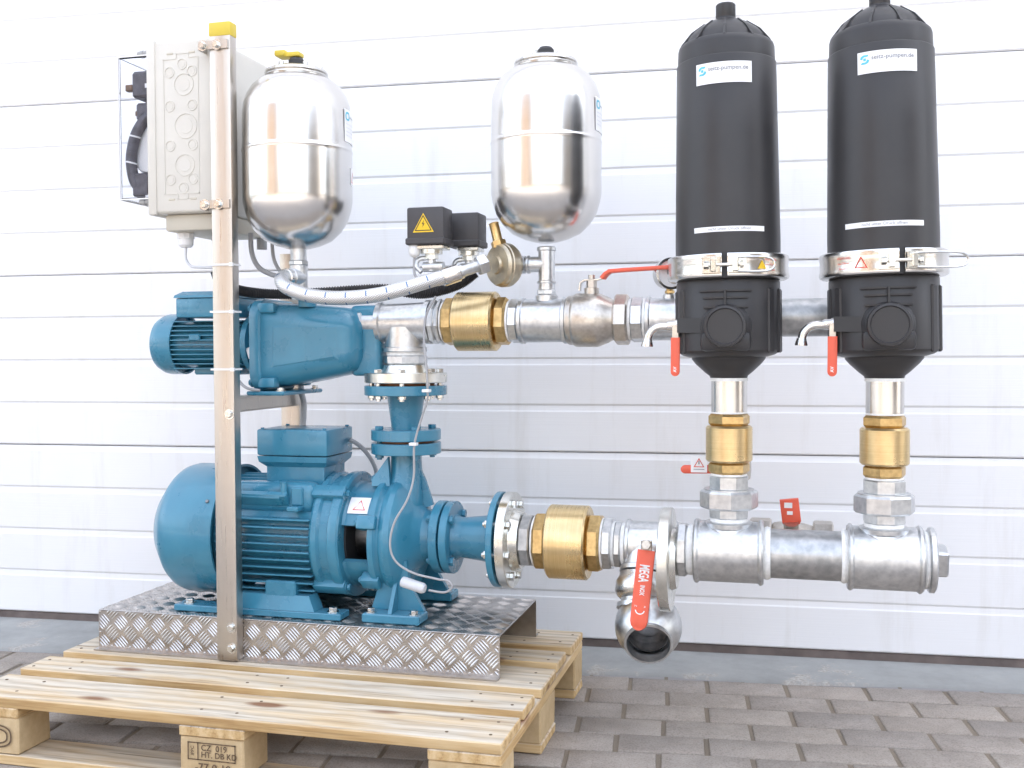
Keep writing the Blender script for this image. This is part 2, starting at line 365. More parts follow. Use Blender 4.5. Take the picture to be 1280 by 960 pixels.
def text_geo(txt, size, bold=0.0, align='CENTER'):
    cu_ = bpy.data.curves.new('t', 'FONT'); cu_.body = txt; cu_.size = size; cu_.align_x = align; cu_.align_y = 'CENTER'; cu_.offset = bold; cu_.resolution_u = 3
    ob = bpy.data.objects.new('t', cu_); C.objects.link(ob)
    bpy.context.view_layer.update()
    me = bpy.data.meshes.new_from_object(ob.evaluated_get(bpy.context.evaluated_depsgraph_get()))
    vs = [v.co.copy() for v in me.vertices]; fs = [tuple(p.vertices) for p in me.polygons]
    bpy.data.objects.remove(ob); bpy.data.curves.remove(cu_); bpy.data.meshes.remove(me)
    return vs, fs
def put2d(mb, vs, fs, fn): return mb.raw([fn(v[0], v[1]) for v in vs], fs)
def text(mb, txt, size, fn, bold=0.0, align='CENTER', at=(0, 0), sx=1.0):
    vs, fs = text_geo(txt, size, bold, align); return put2d(mb, [(v.x*sx+at[0], v.y+at[1]) for v in vs], fs, fn)
def plane_fn(o, u, v, n, off):
    o, u, v, n = Vector(o), Vector(u), Vector(v), Vector(n)
    return lambda x, y: o + u*x + v*y + n*off
def grid2d(mb, x0, x1, y0, y1, nx, fn):
    vs = []; fs = []
    for i in range(nx+1):
        x = x0+(x1-x0)*i/nx; vs += [(x, y0), (x, y1)]
    for i in range(nx): fs.append((2*i, 2*i+2, 2*i+3, 2*i+1))
    return put2d(mb, vs, fs, fn)
def poly_frame(pts, inner):
    """triangle outline (outer pts, inner scale about centroid) as quads"""
    cx = sum(p[0] for p in pts)/len(pts); cy = sum(p[1] for p in pts)/len(pts)
    inn = [(cx+(p[0]-cx)*inner, cy+(p[1]-cy)*inner) for p in pts]; n = len(pts)
    return list(pts)+inn, [(i, (i+1) % n, n+(i+1) % n, n+i) for i in range(n)]
TRI = [(-0.5, -0.433), (0.5, -0.433), (0, 0.433)]
BOLT = [(0.06, 0.3), (-0.1, 0.0), (0.0, 0.02), (-0.06, -0.22), (0.1, 0.07), (0.0, 0.05)]
def sc(pts, k, dx=0, dy=0): return [(p[0]*k+dx, p[1]*k+dy) for p in pts]
def rrect(y0, y1, z0, z1, r, x, n=4):
    out = []
    for cy, cz, a in ((y1-r, z1-r, 0), (y0+r, z1-r, 90), (y0+r, z0+r, 180), (y1-r, z0+r, 270)):
        for i in range(n+1):
            t = R(a+90*i/n); out.append((x, cy+r*math.cos(t), cz+r*math.sin(t)))
    return out
def bolt_head(parent, o, axis, r=0.008, h=0.007, mat='bolt_steel', name='bolt', washer=True, shank=0.0):
    m = MB()
    if washer: m.cyl(o, axis, r*1.45, 0, 0.0018, 16)
    m.hexp(o, axis, r, 0.0018 if washer else 0, h, 6, 0.0012, random.random())
    if shank: m.cyl(o, axis, r*0.55, h, h+shank, 10)
    return P(m, name, mat, parent)
def circ(o, axis, rad, n, a0=0.0):
    m = axm(axis); o = Vector(o)
    return [o + m @ Vector((rad*math.cos(a0+2*PI*i/n), rad*math.sin(a0+2*PI*i/n), 0)) for i in range(n)]

# ------------------------------------------------------------------ setting
def struct(o): o['kind'] = 'structure'; return o
PAV_A = math.atan(0.105); pu = Vector((math.cos(PAV_A), math.sin(PAV_A), 0)); pv = Vector((math.sin(PAV_A), -math.cos(PAV_A), 0))
# yard paving far around the laid pavers (one sheet with an opening where the single pavers lie)
m = MB(); B = 60.0
rows, pitch, rowp = 14, 0.199, 0.1045
o0 = Vector((0.1164, 0.8594, 0))
c0 = o0 - pv*rowp*0.5                              # upper edge of the first row
xL, xR = -12*pitch, 8*pitch
cor = [c0 + pu*xL, c0 + pu*xR, c0 + pu*xR + pv*rowp*rows, c0 + pu*xL + pv*rowp*rows]
out = [c0 + pu*-B - pv*B, c0 + pu*B - pv*B, c0 + pu*B + pv*B, c0 + pu*-B + pv*B]
vs = [(v.x, v.y, -0.003) for v in cor+out]
m.raw(vs, [(4, 5, 1, 0), (5, 6, 2, 1), (6, 7, 3, 2), (7, 4, 0, 3)])
ground = struct(P(m, 'ground', 'yard_paving'))
ground.location = (0, 0, 0)
m = MB(); m.raw([(v.x, v.y, -0.0045) for v in (cor[0]-pu*0.1-pv*0.05, cor[1]+pu*0.1-pv*0.05, cor[2]+pu*0.1+pv*0.05, cor[3]-pu*0.1+pv*0.05)], [(0, 1, 2, 3)])
bed = struct(P(m, 'joint_bed', 'joint_sand', loc=(0, 0, -0.0045)))
pav_mesh = []
for i in range(4):
    rs = random.Random(i); m = MB(); L, W = pitch-0.010-0.002*rs.random(), rowp-0.0040-0.0008*rs.random()
    m.box((-L/2, -W/2, -0.06), (L/2, W/2, 0.0), 0.0022)
    for v in m.bm.verts: v.co += Vector((rs.uniform(-1, 1), rs.uniform(-1, 1), rs.uniform(-0.5, 0.3)))*0.0008
    bmesh.ops.recalc_face_normals(m.bm, faces=m.bm.faces[:])
    me = bpy.data.meshes.new('paver'); m.bm.to_mesh(me); m.bm.free(); me.shade_smooth(); me.set_sharp_from_angle(angle=R(50)); me.materials.append(MATS['paver_concrete']); pav_mesh.append(me)
for r_ in range(rows):
    off = 0.5 if r_ % 2 == 0 else 0.0
    shift = (0.009/2 - 0.022/2)*r_
    for i in range(-12, 8):
        if off == 0.0 and i == -12: pass
        c = o0 + pv*rowp*r_ + pu*(pitch*(i+off)+shift*0.6)
        ob = bpy.data.objects.new('paver', random.choice(pav_mesh)); C.objects.link(ob); ob.parent = ground
        ob.location = (c.x + random.gauss(0, 0.0008), c.y + random.gauss(0, 0.0008), random.gauss(0, 0.0007)-0.0005)
        ob.rotation_euler = (random.gauss(0, 0.003), random.gauss(0, 0.003), PAV_A + random.gauss(0, 0.004) + random.choice((0, PI)))
# concrete threshold between pavers and door
m = MB(); n = 80; top = []; botm = []
for i in range(n+1):
    x = -4.0 + 7.0*i/n
    top.append((x, 1.30+0.062*x, 0.008)); botm.append((x, 0.912+0.105*x+0.010*math.sin(x*9)+random.uniform(-0.005, 0.005), 0.006))
V = top+botm+[(x, y-0.004, -0.012) for x, y, z in botm]
m.raw(V, [(i, n+1+i, n+2+i, i+1) for i in range(n)]+[(n+1+i, 2*n+2+i, 2*n+3+i, n+2+i) for i in range(n)])
struct(P(m, 'threshold', 'sill_concrete', loc=(0, 1.0, 0), ang=80))

# sectional door: panels with four pressed ribs each
DA = math.atan(0.062)
door = T('sectional_door', 'white ribbed sectional hall door filling the background behind the pump set', 'door', (0, 0, 0))
RIB, NR = 0.1362, 4
def door_panel(z0):
    m = MB(); prof = [(0.040, z0+0.0015)]
    for r_ in range(NR):
        b = z0 + r_*RIB; last = r_ == NR-1
        prof += [(0.0032 if r_ == 0 else 0.0020, b+0.0012), (0.0, b+0.005), (0.0, b+RIB-0.019), (0.0015, b+RIB-0.015)] + ([(0.0042, b+RIB-0.0030), (0.0056, b+RIB-0.0004)] if last else [(0.0028, b+RIB-0.0035), (0.0031, b+RIB-0.0015), (0.0028, b+RIB)])
    prof += [(0.040, z0+NR*RIB-0.0004)]
    nv = len(prof); vs = [(x, y, z) for x in (-3.6, 2.4) for y, z in prof]
    m.raw(vs, [(i, i+1, nv+i+1, nv+i) for i in range(nv-1)]+[tuple(range(nv)), tuple(range(nv, 2*nv))])
    return P(m, 'door_panel', 'door_white', door, ang=12)
for i in range(7): door_panel(0.031+i*RIB*NR+0.0012*(i > 0))
m = MB(); m.box((-3.6, 0.006, -0.002), (2.4, 0.034, 0.0305), 0.004); P(m, 'bottom_seal', 'seal_rubber', door)
door.rotation_euler = (0, 0, DA); door.location = (0, 1.145, 0)
# the hall the door belongs to (it throws the shade the set stands in)
hall = T('industrial_hall', 'tall grey clad hall wall around the white sectional door', 'building', (0, 0, 0))
m = MB(); m.box((-14, 0.045, -0.1), (-3.62, 0.30, 7.0)); m.box((2.42, 0.045, -0.1), (13, 0.30, 7.0)); m.box((-3.62, 0.05, 3.86), (2.42, 0.30, 7.0)); P(m, 'front_wall', 'hall_cladding', hall)
m = MB(); m.box((-14, 0.301, -0.1), (-13.7, 14, 6.99)); m.box((12.7, 0.301, -0.1), (13, 14, 6.99)); m.box((-13.69, 13.7, -0.1), (12.69, 14, 6.99)); P(m, 'side_wall', 'hall_cladding', hall)
m = MB(); m.box((-14.2, -0.1, 7.001), (13.2, 14.2, 7.25)); P(m, 'roof', 'roof_dark', hall)
m = MB(); m.box((-3.61, 0.31, -0.09), (2.41, 0.34, 3.85)); P(m, 'inner_lining', 'roof_dark', hall)
hall.rotation_euler = (0, 0, DA); hall.location = (0, 1.145, 0)
# sunlit building across the yard: the polished metal mirrors it
opp = T('yard_building', 'sunlit ochre rendered building across the yard, mirrored in the polished tanks', 'building', (0, -13, 0))
m = MB(); m.box((-12.5, -19, -0.1), (-5.6, -13, 7.2)); P(m, 'wall', 'ochre_render', opp)
m = MB(); m.box((-12.8, -19.3, 7.201), (-5.3, -12.6, 7.5)); P(m, 'roof', 'roof_dark', opp)
for i in range(2):
    x = -11.4+i*3.5; m = MB(); m.box((x, -13.02, 1.2), (x+1.3, -12.97, 2.9)); f = P(m, 'window', 'white_plastic', opp)
    m = MB(); m.box((x+0.08, -12.965, 1.28), (x+1.22, -12.955, 2.82)); P(m, 'pane', 'window_glass_dark', f)

low = T('yard_shed', 'low pale shed across the yard, mirrored in the polished tanks', 'building', (4, -13, 0))
m = MB(); m.box((-5.2, -18, -0.1), (12, -14, 2.9)); P(m, 'wall', 'shed_render', low)
m = MB(); m.box((-5.25, -18.3, 2.901), (12.3, -13.7, 3.1)); P(m, 'roof', 'roof_dark', low)
wing = T('added_dark_block', 'dark block added out of view at the right, to mirror as a dark streak in the metal', 'building', (10, -5, 0))  # unseen block, added so the tanks mirror a dark streak on their right
m = MB(); m.box((9, -8.5, -0.1), (13, -3.2, 5.0)); P(m, 'wall', 'shed_render', wing)
m = MB(); m.box((8.8, -8.7, 5.001), (13.2, -3.0, 5.2)); P(m, 'roof', 'hall_cladding', wing)

# ------------------------------------------------------------------ pallet
pal = T('wooden_pallet', 'wooden euro pallet of pale planks carrying the pump set', 'pallet', (-0.6, 0.4, 0))
def plank(name, c, L, W, H, rz=0.0, mat='pallet_wood', bev=0.0025):
    m = MB(); m.box((-L/2, -W/2, -H/2), (L/2, W/2, H/2), bev)
    rs = random.Random(hash((round(c[0], 3), round(c[1], 3), round(c[2], 3))) & 0xffff)
    for v in m.bm.verts: v.co += Vector((rs.uniform(-1, 1), rs.uniform(-1, 1), rs.uniform(-1, 1)))*0.0008
    bmesh.ops.recalc_face_normals(m.bm, faces=m.bm.faces[:])
    me = bpy.data.meshes.new(name); m.bm.to_mesh(me); m.bm.free(); me.materials.append(MATS[mat])
    me.shade_smooth(); me.set_sharp_from_angle(angle=R(30))
    ob = bpy.data.objects.new(name, me); C.objects.link(ob); ob.parent = pal; ob.location = Vector(c)-pal.location; ob.rotation_euler = (0, 0, rz); return ob
ys = [(0, .145), (.186, .286), (.327, .472), (.513, .613), (.655, .8)]
for i, (a, b) in enumerate(ys): plank('deck_board', (-0.6+(0.0015, -.003, .002, -.004, .001)[i], (a+b)/2, 0.1332), 1.2, b-a, 0.0216)
for x in (-1.1275, -0.6, -0.0725): plank('cross_board', (x, 0.4, 0.1112), 0.8, 0.145, 0.0214, PI/2)
for x in (-1.1275, -0.6, -0.0725):
    for y, W in ((0.05, 0.1), (0.4, 0.145), (0.75, 0.1)):
        plank('block', (x, y+0.0015*(y < 0.1), 0.061), 0.145-0.003*random.random(), W, 0.0775, 0, 'block_wood', 0.003)
for y, W in ((0.05, 0.1), (0.4, 0.145), (0.75, 0.1)): plank('bottom_board', (-0.6, y, 0.011), 1.2, W, 0.0216)
m = MB()
for x in (-1.1275, -0.6, -0.0725):
    for a, b in ys:
        for dx in (-0.045, 0.045):
            for dy in (0.25, 0.75):
                m.cyl((x+dx+random.uniform(-.01, .01), a+(b-a)*dy+random.uniform(-.006, .006), 0.1435), 'Z', 0.0035, 0, 0.0012, 8)
P(m, 'nail_heads', 'ink_brown', pal)['kind'] = 'stuff'
# burnt-in stamps
fn = plane_fn((-0.6, 0, 0.061), (1, 0, 0), (0, 0, 1), (0, -1, 0), 0.0012)
m = MB()
for q in ([(-.052, .030), (.055, .030), (.055, .0275), (-.052, .0275)], [(-.052, -.004), (.055, -.004), (.055, -.0065), (-.052, -.0065)], [(-.052, .030), (-.0495, .030), (-.0495, -.0065), (-.052, -.0065)], [(.0525, .030), (.055, .030), (.055, -.0065), (.0525, -.0065)], [(-.030, .030), (-.0275, .030), (-.0275, -.0065), (-.030, -.0065)]):
    put2d(m, q, [(0, 1, 2, 3)], fn)
text(m, 'CZ  019', 0.017, fn, 0.0003, 'LEFT', (-.022, .019)); text(m, 'HT. DB KD', 0.0165, fn, 0.0003, 'LEFT', (-.022, .005))
text(m, 'IPPC', 0.010, lambda x, y: fn(-.041-y, .012+x), 0.0002)
text(m, '-77-0-10', 0.023, fn, 0.0004, 'CENTER', (0.004, -.021))
P(m, 'stamp', 'ink_brown', pal, smooth=False)
fn2 = plane_fn((-1.1275, 0, 0.061), (1, 0, 0), (0, 0, 1), (0, -1, 0), 0.0012)
m = MB()
def oval(a, b, c, d, n=40):
    vs = [(a*math.copysign(abs(math.cos(t))**0.7, math.cos(t)), b*math.copysign(abs(math.sin(t))**0.7, math.sin(t))) for t in [2*PI*i/n for i in range(n)]] + [(c*math.copysign(abs(math.cos(t))**0.7, math.cos(t)), d*math.copysign(abs(math.sin(t))**0.7, math.sin(t))) for t in [2*PI*i/n for i in range(n)]]
    return vs, [(i, (i+1) % n, n+(i+1) % n, n+i) for i in range(n)]
put2d(m, *oval(.058, .026, .054, .0225), fn2); put2d(m, *oval(.048, .018, .0445, .0145), fn2)
P(m, 'stamp', 'ink_brown', pal, smooth=False)

# ------------------------------------------------------------------ chequer plate plinth
tr = T('chequer_plate_plinth', 'folded aluminium tread plate plinth lying on the pallet under the pumps', 'base plate', (-0.617, 0.55, 0.144))
X0, X1, Y0, Y1, ZT, th = -1.128, -0.104, 0.372, 0.725, 0.240, 0.003
m = MB(); m.box((X0, Y0, ZT-th), (X1, Y1, ZT), 0.0008); P(m, 'top_sheet', 'aluminium_sheet', tr)
m = MB(); m.box((X0, Y0-0.0005, 0.1475), (X1, Y0+th, ZT-th-0.0002)); P(m, 'front_skirt', 'aluminium_sheet', tr)
m = MB(); m.box((X0, Y1-th, 0.1475), (X1, Y1+0.0005, ZT-th-0.0002)); P(m, 'rear_skirt', 'aluminium_sheet', tr)
m = MB(); m.box((X0, Y0-0.022, 0.1446), (X1, Y0+th, 0.1474)); m.box((X0, Y1-th, 0.1446), (X1, Y1+0.022, 0.1474)); P(m, 'foot_lip', 'aluminium_sheet', tr)
def bars(fn, u0, u1, v0, v1, a=0.051):
    m = MB(); V = []; F = []
    nu = int((u1-u0)/a)+2; nv = int((v1-v0)/a)+2
    for i in range(-1, nu):
        for j in range(-1, nv):
            for k_ in (0, 1):
                cu_, cv_ = u0+(i+0.5*k_)*a+0.012, v0+(j+0.5*k_)*a+0.012
                d = (0.7071, -0.7071) if k_ == 0 else (0.7071, 0.7071); e = (-d[1], d[0])
                for q in range(-2, 3):
                    x, y = cu_+e[0]*q*0.0067, cv_+e[1]*q*0.0067; hl = 0.0178-0.0014*abs(q); hw = 0.0024
                    pts = [(x-d[0]*hl, y-d[1]*hl), (x+d[0]*hl, y+d[1]*hl)]
                    if not all(u0+0.001 < p_[0] < u1-0.001 and v0+0.001 < p_[1] < v1-0.001 for p_ in pts):
                        # clip at the fold
                        t0, t1 = 0.0, 1.0
                        for ax, lo, hi in ((0, u0+.001, u1-.001), (1, v0+.001, v1-.001)):
                            p0, dd = pts[0][ax], pts[1][ax]-pts[0][ax]
                            ta, tb = sorted(((lo-p0)/dd, (hi-p0)/dd)); t0, t1 = max(t0, ta), min(t1, tb)
                        if t1-t0 < 0.2: continue
                        p0, p1 = pts; pts = [(p0[0]+(p1[0]-p0[0])*t, p0[1]+(p1[1]-p0[1])*t) for t in (t0, t1)]
                    (ax_, ay_), (bx_, by_) = pts; mx1, my1 = ax_+(bx_-ax_)*.25, ay_+(by_-ay_)*.25; mx2, my2 = ax_+(bx_-ax_)*.75, ay_+(by_-ay_)*.75
                    b0 = len(V)
                    V += [fn(ax_, ay_, 0), fn(mx1+e[0]*hw, my1+e[1]*hw, 0), fn(mx2+e[0]*hw, my2+e[1]*hw, 0), fn(bx_, by_, 0), fn(mx2-e[0]*hw, my2-e[1]*hw, 0), fn(mx1-e[0]*hw, my1-e[1]*hw, 0), fn(mx1, my1, 0.0016), fn(mx2, my2, 0.0016)]
                    F += [tuple(b0+z for z in f) for f in ((0, 6, 1), (1, 6, 7, 2), (2, 7, 3), (3, 7, 4), (4, 7, 6, 5), (5, 6, 0))]
    return m.raw(V, F)
mb = bars(lambda u, v, h: (u, Y0-0.0006-h, v), X0, X1, 0.1475, ZT); P(mb, 'tread_bars', 'aluminium_sheet', tr, ang=60)['kind'] = 'stuff'
mb = bars(lambda u, v, h: (u, v, ZT+0.0001+h), X0, X1, Y0, Y1); P(mb, 'tread_bars', 'aluminium_sheet', tr, ang=60)['kind'] = 'stuff'
# ------------------------------------------------------------------ steel frame
fr = T('steel_frame', 'stainless channel frame with tall front post bolted to the tread plate', 'frame', (-0.758, 0.356, 0.148))
def channel(name, x0, x1, y0, y1, z0, z1, t=0.003, back=True):
    m = MB(); s_ = 1
    if back: pts = [(x0, y0), (x1, y0), (x1, y1), (x1-t, y1), (x1-t, y0+t), (x0+t, y0+t), (x0+t, y1), (x0, y1)]
    else: pts = [(x0, y1), (x1, y1), (x1, y0), (x1-t, y0), (x1-t, y1-t), (x0+t, y1-t), (x0+t, y0), (x0, y0)]
    m.poly([(a, b, z0) for a, b in pts], (0, 0, z1-z0))
    bmesh.ops.recalc_face_normals(m.bm, faces=m.bm.faces[:])
    es = [e for e in m.bm.edges if abs(e.verts[0].co.z-e.verts[1].co.z) > 0.1]
    bmesh.ops.bevel(m.bm, geom=es, offset=0.0012, segments=2, profile=0.5, affect='EDGES')
    return P(m, name, 'stainless_channel', fr)
PX0, PX1 = -0.785, -0.733
fp = channel('front_post', PX0, PX1, 0.341, 0.3705, 0.1480, 1.606)
m = MB(); m.box((PX0-0.002, 0.339, 1.600), (PX1+0.002, 0.3725, 1.633), 0.004, 2); P(m, 'end_cap', 'yellow_cap', fp)
for z in (0.178, 0.226, 0.727): bolt_head(fp, (-0.747 if z < .5 else -0.745, 0.341, z), (0, -1, 0), 0.0085, 0.009)
for z, dz in ((1.072, 0.0), (0.963, 0.0), (0.829, 0.0)):
    m = MB(); a = 0.0025
    m.poly([(PX0-a, 0.341-a, z), (PX1+a, 0.341-a, z), (PX1+a, 0.372, z), (PX1+a*2, 0.372, z), (PX1+a*2, 0.341-2*a, z), (PX0-2*a, 0.341-2*a, z), (PX0-2*a, 0.372, z), (PX0-a, 0.372, z)], (0, 0, 0.0045)); m.box((PX1-0.004, 0.332, z-0.002), (PX1+0.005, 0.3385, z+0.006)); P(m, 'cable_tie', 'white_plastic', fp)
rp = channel('rear_post', -0.811, -0.757, 0.7275, 0.756, 0.1480, 1.135)
bolt_head(rp, (-0.781, 0.7275, 0.738), (0, -1, 0), 0.009, 0.009)
m = MB(); m.box((-0.800, 0.3720, 0.728), (-0.755, 0.7260, 0.731), 0.0008); m.box((-0.758, 0.3720, 0.7315), (-0.755, 0.7260, 0.762), 0.0008); m.box((-0.800, 0.3720, 0.7625), (-0.755, 0.7260, 0.7655), 0.0008); P(m, 'cross_channel', 'stainless_channel', fr)

# ------------------------------------------------------------------ blue main pump with motor
YA, ZL, ZU = 0.55, 0.423, 0.942
pu_ = T('centrifugal_pump', 'large blue centrifugal pump with finned motor bolted on the tread plate', 'pump', (-0.62, YA, 0.240))
O = (0, YA, ZL)
def B_(mb, name, parent=None, **k): return P(mb, name, 'blue_paint', parent or pu_, **k)
m = MB(); m.lathe([(0, -1.026), (0.085, -1.025), (0.104, -1.021), (0.148, -0.984), (0.158, -0.971), (0.1635, -0.952), (0.1635, -0.828), (0.157, -0.828), (0.157, -0.85), (0, -0.85)], O, 'X', 64, close=False); cowl = B_(m, 'fan_cowl', ang=28)
bolt_head(cowl, (-0.848, YA-0.1385, ZL+0.0865), (0, -0.85, 0.53), 0.005, 0.004, 'dark_steel', 'screw', False)
m = MB(); m.cyl(O, 'X', 0.126, -0.849, -0.54, 48); B_(m, 'motor_body')
for sgn in (-1, 1):
    for i in range(10):
        dz = 0.050-i*0.0192; tip = 0.151*(1-0.32*(dz/0.15)**2)
        y0_, y1_ = sorted((YA+sgn*0.10, YA+sgn*tip)); m = MB(); m.box((-0.824, y0_, ZL+dz-0.0021), (-0.578, y1_, ZL+dz+0.0021), 0.0012); B_(m, 'cooling_fin')
for i in range(-4, 5):
    m = MB(); zt = 0.143-0.10*(i*0.019)**2/0.02; m.box((-0.824, YA+i*0.019-0.002, ZL+0.09), (-0.578, YA+i*0.019+0.002, ZL+zt), 0.0012); B_(m, 'cooling_fin')
rot = Matrix.Rotation(R(42), 3, 'X')
m = MB(); m.box((-0.820, YA-0.118, ZL+0.062), (-0.578, YA-0.06, ZL+0.135), 0.02, 3); B_(m, 'casting_web')
m = MB(); m.box((-0.775, YA-0.128, ZL+0.070), (-0.640, YA-0.112, ZL+0.118), 0.003, 1, rot); B_(m, 'nameplate_seat')
m = MB(); m.box((-0.76, YA-0.134, ZL+0.080), (-0.655, YA-0.126, ZL+0.108), 0.002, 1, rot); B_(m, 'nameplate')
m = MB(); m.box((-0.634, YA-0.150, ZL+0.070), (-0.604, YA-0.105, ZL+0.082), 0.003); m.box((-0.634, YA-0.125, ZL+0.082), (-0.604, YA-0.110, ZL+0.125), 0.003); m.cyl((-0.650, YA-0.128, ZL+0.098), 'Z', 0.008, 0, 0.04, 12); B_(m, 'lug')
m = MB(); m.lathe([(0.10, -0.579), (0.146, -0.579), (0.151, -0.572), (0.151, -0.560), (0.144, -0.554), (0.1435, -0.534), (0.151, -0.530), (0.153, -0.524), (0.153, -0.508), (0.148, -0.504), (0.10, -0.504)], O, 'X', 64); es = B_(m, 'end_shield', ang=30)
for a in (48, 132, 228, 312):
    y, z = YA-0.150*math.cos(R(a)), ZL+0.150*math.sin(R(a)); rt = Matrix.Rotation(R(-a), 3, 'X')
    m = MB(); m.box((-0.584, y-0.012, z-0.017), (-0.502, y+0.012, z+0.017), 0.004, 2, rt); l = B_(m, 'bolt_lug', es)
    bolt_head(es, (-0.502, y, z), 'X', 0.008, 0.010, 'blue_paint')
# terminal box
m = MB(); m.loft([[( x, y, 0.548) for x, y in ((-0.728, .487), (-0.575, .487), (-0.575, .608), (-0.728, .608))], [(x, y, 0.590) for x, y in ((-0.728, .487), (-0.575, .487), (-0.575, .608), (-0.728, .608))], [(x, y, 0.603) for x, y in ((-0.742, .472), (-0.563, .472), (-0.563, .622), (-0.742, .622))], [(x, y, 0.617) for x, y in ((-0.745, .470), (-0.560, .470), (-0.560, .624), (-0.745, .624))]])
tb = B_(m, 'terminal_box')
m = MB(); m.box((-0.746, 0.469, 0.6185), (-0.559, 0.625, 0.683), 0.005, 2); lid = B_(m, 'lid', tb)
for x, y in ((-0.735, .480), (-0.570, .480), (-0.735, .614), (-0.570, .614)): bolt_head(lid, (x, y, 0.6825), 'Z', 0.005, 0.004, 'blue_paint', 'screw', False)
# lantern with side windows
for a0, a1 in ((-68, 70), (108, 252)):
    m = MB(); ri, ro = 0.114, 0.126; h = [(-0.506, ro+0.006), (-0.498, ro), (-0.446, ro), (-0.440, ro+0.012), (-0.434, ro+0.012)]
    m.lathe([(r, x) for x, r in h]+[(ri, -0.434), (ri, -0.506), (ro+0.006, -0.506)], O, 'X', 40, R(a0), R(a1), close=False)
    for a in (a0, a1):   # close the window jambs
        v = [(x, YA+r*math.sin(R(a)), ZL-r*math.cos(R(a))) for x, r in h+[(-0.434, ri), (-0.506, ri)]]; m.raw(v, [tuple(range(len(v)))])
    ln = B_(m, 'lantern', ang=28)
m = MB(); m.cyl(O, 'X', 0.055, -0.504, -0.430, 32); P(m, 'shaft_seal', 'dark_steel', pu_)
m = MB(); m.cyl(O, 'X', 0.112, -0.5045, -0.499, 40); m.cyl(O, 'X', 0.112, -0.439, -0.4335, 40); P(m, 'lantern_inside', 'dark_hole', pu_)
def cylmap(o, r, a_mid):   # sticker on a cylinder along X: u along X, v along the arc (up)
    return lambda off: (lambda u, v: (o[0]+u, o[1]-(r+off)*math.cos(a_mid+v/r), o[2]+(r+off)*math.sin(a_mid+v/r)))
def warn_sticker(parent, fnoff, wd, ht, red=True, nx=1, inv='ink_red'):
    m = MB(); f0 = fnoff(0.0008); vs = []; fs = []
    for i in range(9):
        vs += [(-wd/2, -ht/2+ht*i/8), (wd/2, -ht/2+ht*i/8)]
    m2 = put2d(m, vs, [(2*i, 2*i+1, 2*i+3, 2*i+2) for i in range(8)], f0); st = P(m2, 'warning_sticker', 'sticker_white', parent)
    m = MB(); s_ = ht*0.72; put2d(m, *poly_frame(sc(TRI, s_), 0.78), fnoff(0.0014)); P(m, 'triangle', inv, st if st.parent.parent is None else parent, smooth=False)
    return st
warn_sticker(pu_, cylmap((-0.468, YA, ZL), 0.128, R(41)), 0.056, 0.045)
# volute casing, suction neck and flange
m = MB(); m.lathe([(0.09, -0.432), (0.147, -0.432), (0.1485, -0.428), (0.1485, -0.418), (0.142, -0.414), (0.139, -0.409), (0.144, -0.402), (0.1475, -0.392), (0.145, -0.380), (0.134, -0.368), (0.114, -0.359), (0.093, -0.351), (0.076, -0.342), (0.066, -0.330), (0.062, -0.305), (0.03, -0.305)], O, 'X', 64); vol = B_(m, 'volute_casing', ang=30)
for i in range(6):
    a = R(20+60*i); y, z = YA-0.141*math.cos(a), ZL+0.141*math.sin(a); rt = Matrix.Rotation(-a, 3, 'X')
    m = MB(); m.box((-0.458, y-0.015, z-0.016), (-0.412, y+0.015, z+0.016), 0.004, 2, rt); lg = B_(m, 'bolt_lug', vol); 
    bolt_head(vol, (-0.458, y, z), (-1, 0, 0), 0.008, 0.009, 'blue_paint')
def flange(parent, o, axis, r, h0, h1, mat, ri=0.03, name='flange', seg=56):
    m = MB(); c = 0.0015; m.lathe([(ri, h0), (r-c, h0), (r, h0+c), (r, h1-c), (r-c, h1), (ri, h1), (ri, h0)], o, axis, seg, close=False); return P(m, name, mat, parent)
def flange_bolts(parent, o, axis, rad, n, ha, hb, mat, r=0.009, a0=0.0, hh=0.009):
    ax = axm(axis) @ Vector((0, 0, 1))
    for p in circ(o, axis, rad, n, a0):
        m = MB(); m.cyl(p, axis, r*0.62, ha-hh-0.004, hb+0.001, 12); m.hexp(p, axis, r, ha-hh, ha, 6, 0.001, 0.3); m.hexp(p, axis, r, hb, hb+hh, 6, 0.001, 0.7); P(m, 'bolt', mat, parent)
flange(pu_, O, 'X', 0.087, -0.305, -0.284, 'blue_paint', 0.03)
# discharge neck and flange
XD = -0.387
m = MB()
def ringz(x, y, z, rx, ry, n=24): return [(x+rx*math.cos(2*PI*i/n), y+ry*math.sin(2*PI*i/n), z) for i in range(n)]
m.loft([ringz(XD, YA, 0.50, .045, .08), ringz(XD, YA, 0.555, .042, .058), ringz(XD, YA, 0.585, .039, .043), ringz(XD, YA, 0.610, .0375, .038), ringz(XD, YA, 0.626, .039, .039)]); B_(m, 'discharge_neck')
m = MB(); m.poly([(XD+0.020, YA-0.005, 0.62), (XD+0.050, YA-0.005, 0.56), (XD+0.070, YA-0.005, 0.50), (XD+0.02, YA-0.005, 0.48)], (0, 0.010, 0)); m.poly([(XD-0.03, YA-0.045, 0.618), (XD-0.062, YA-0.07, 0.565), (XD-0.062, YA-0.07, 0.55), (XD-0.02, YA-0.06, 0.55)], (0, 0.012, 0)); B_(m, 'rib')
flange(pu_, (XD, YA, 0), 'Z', 0.085, 0.624, 0.651, 'blue_paint')
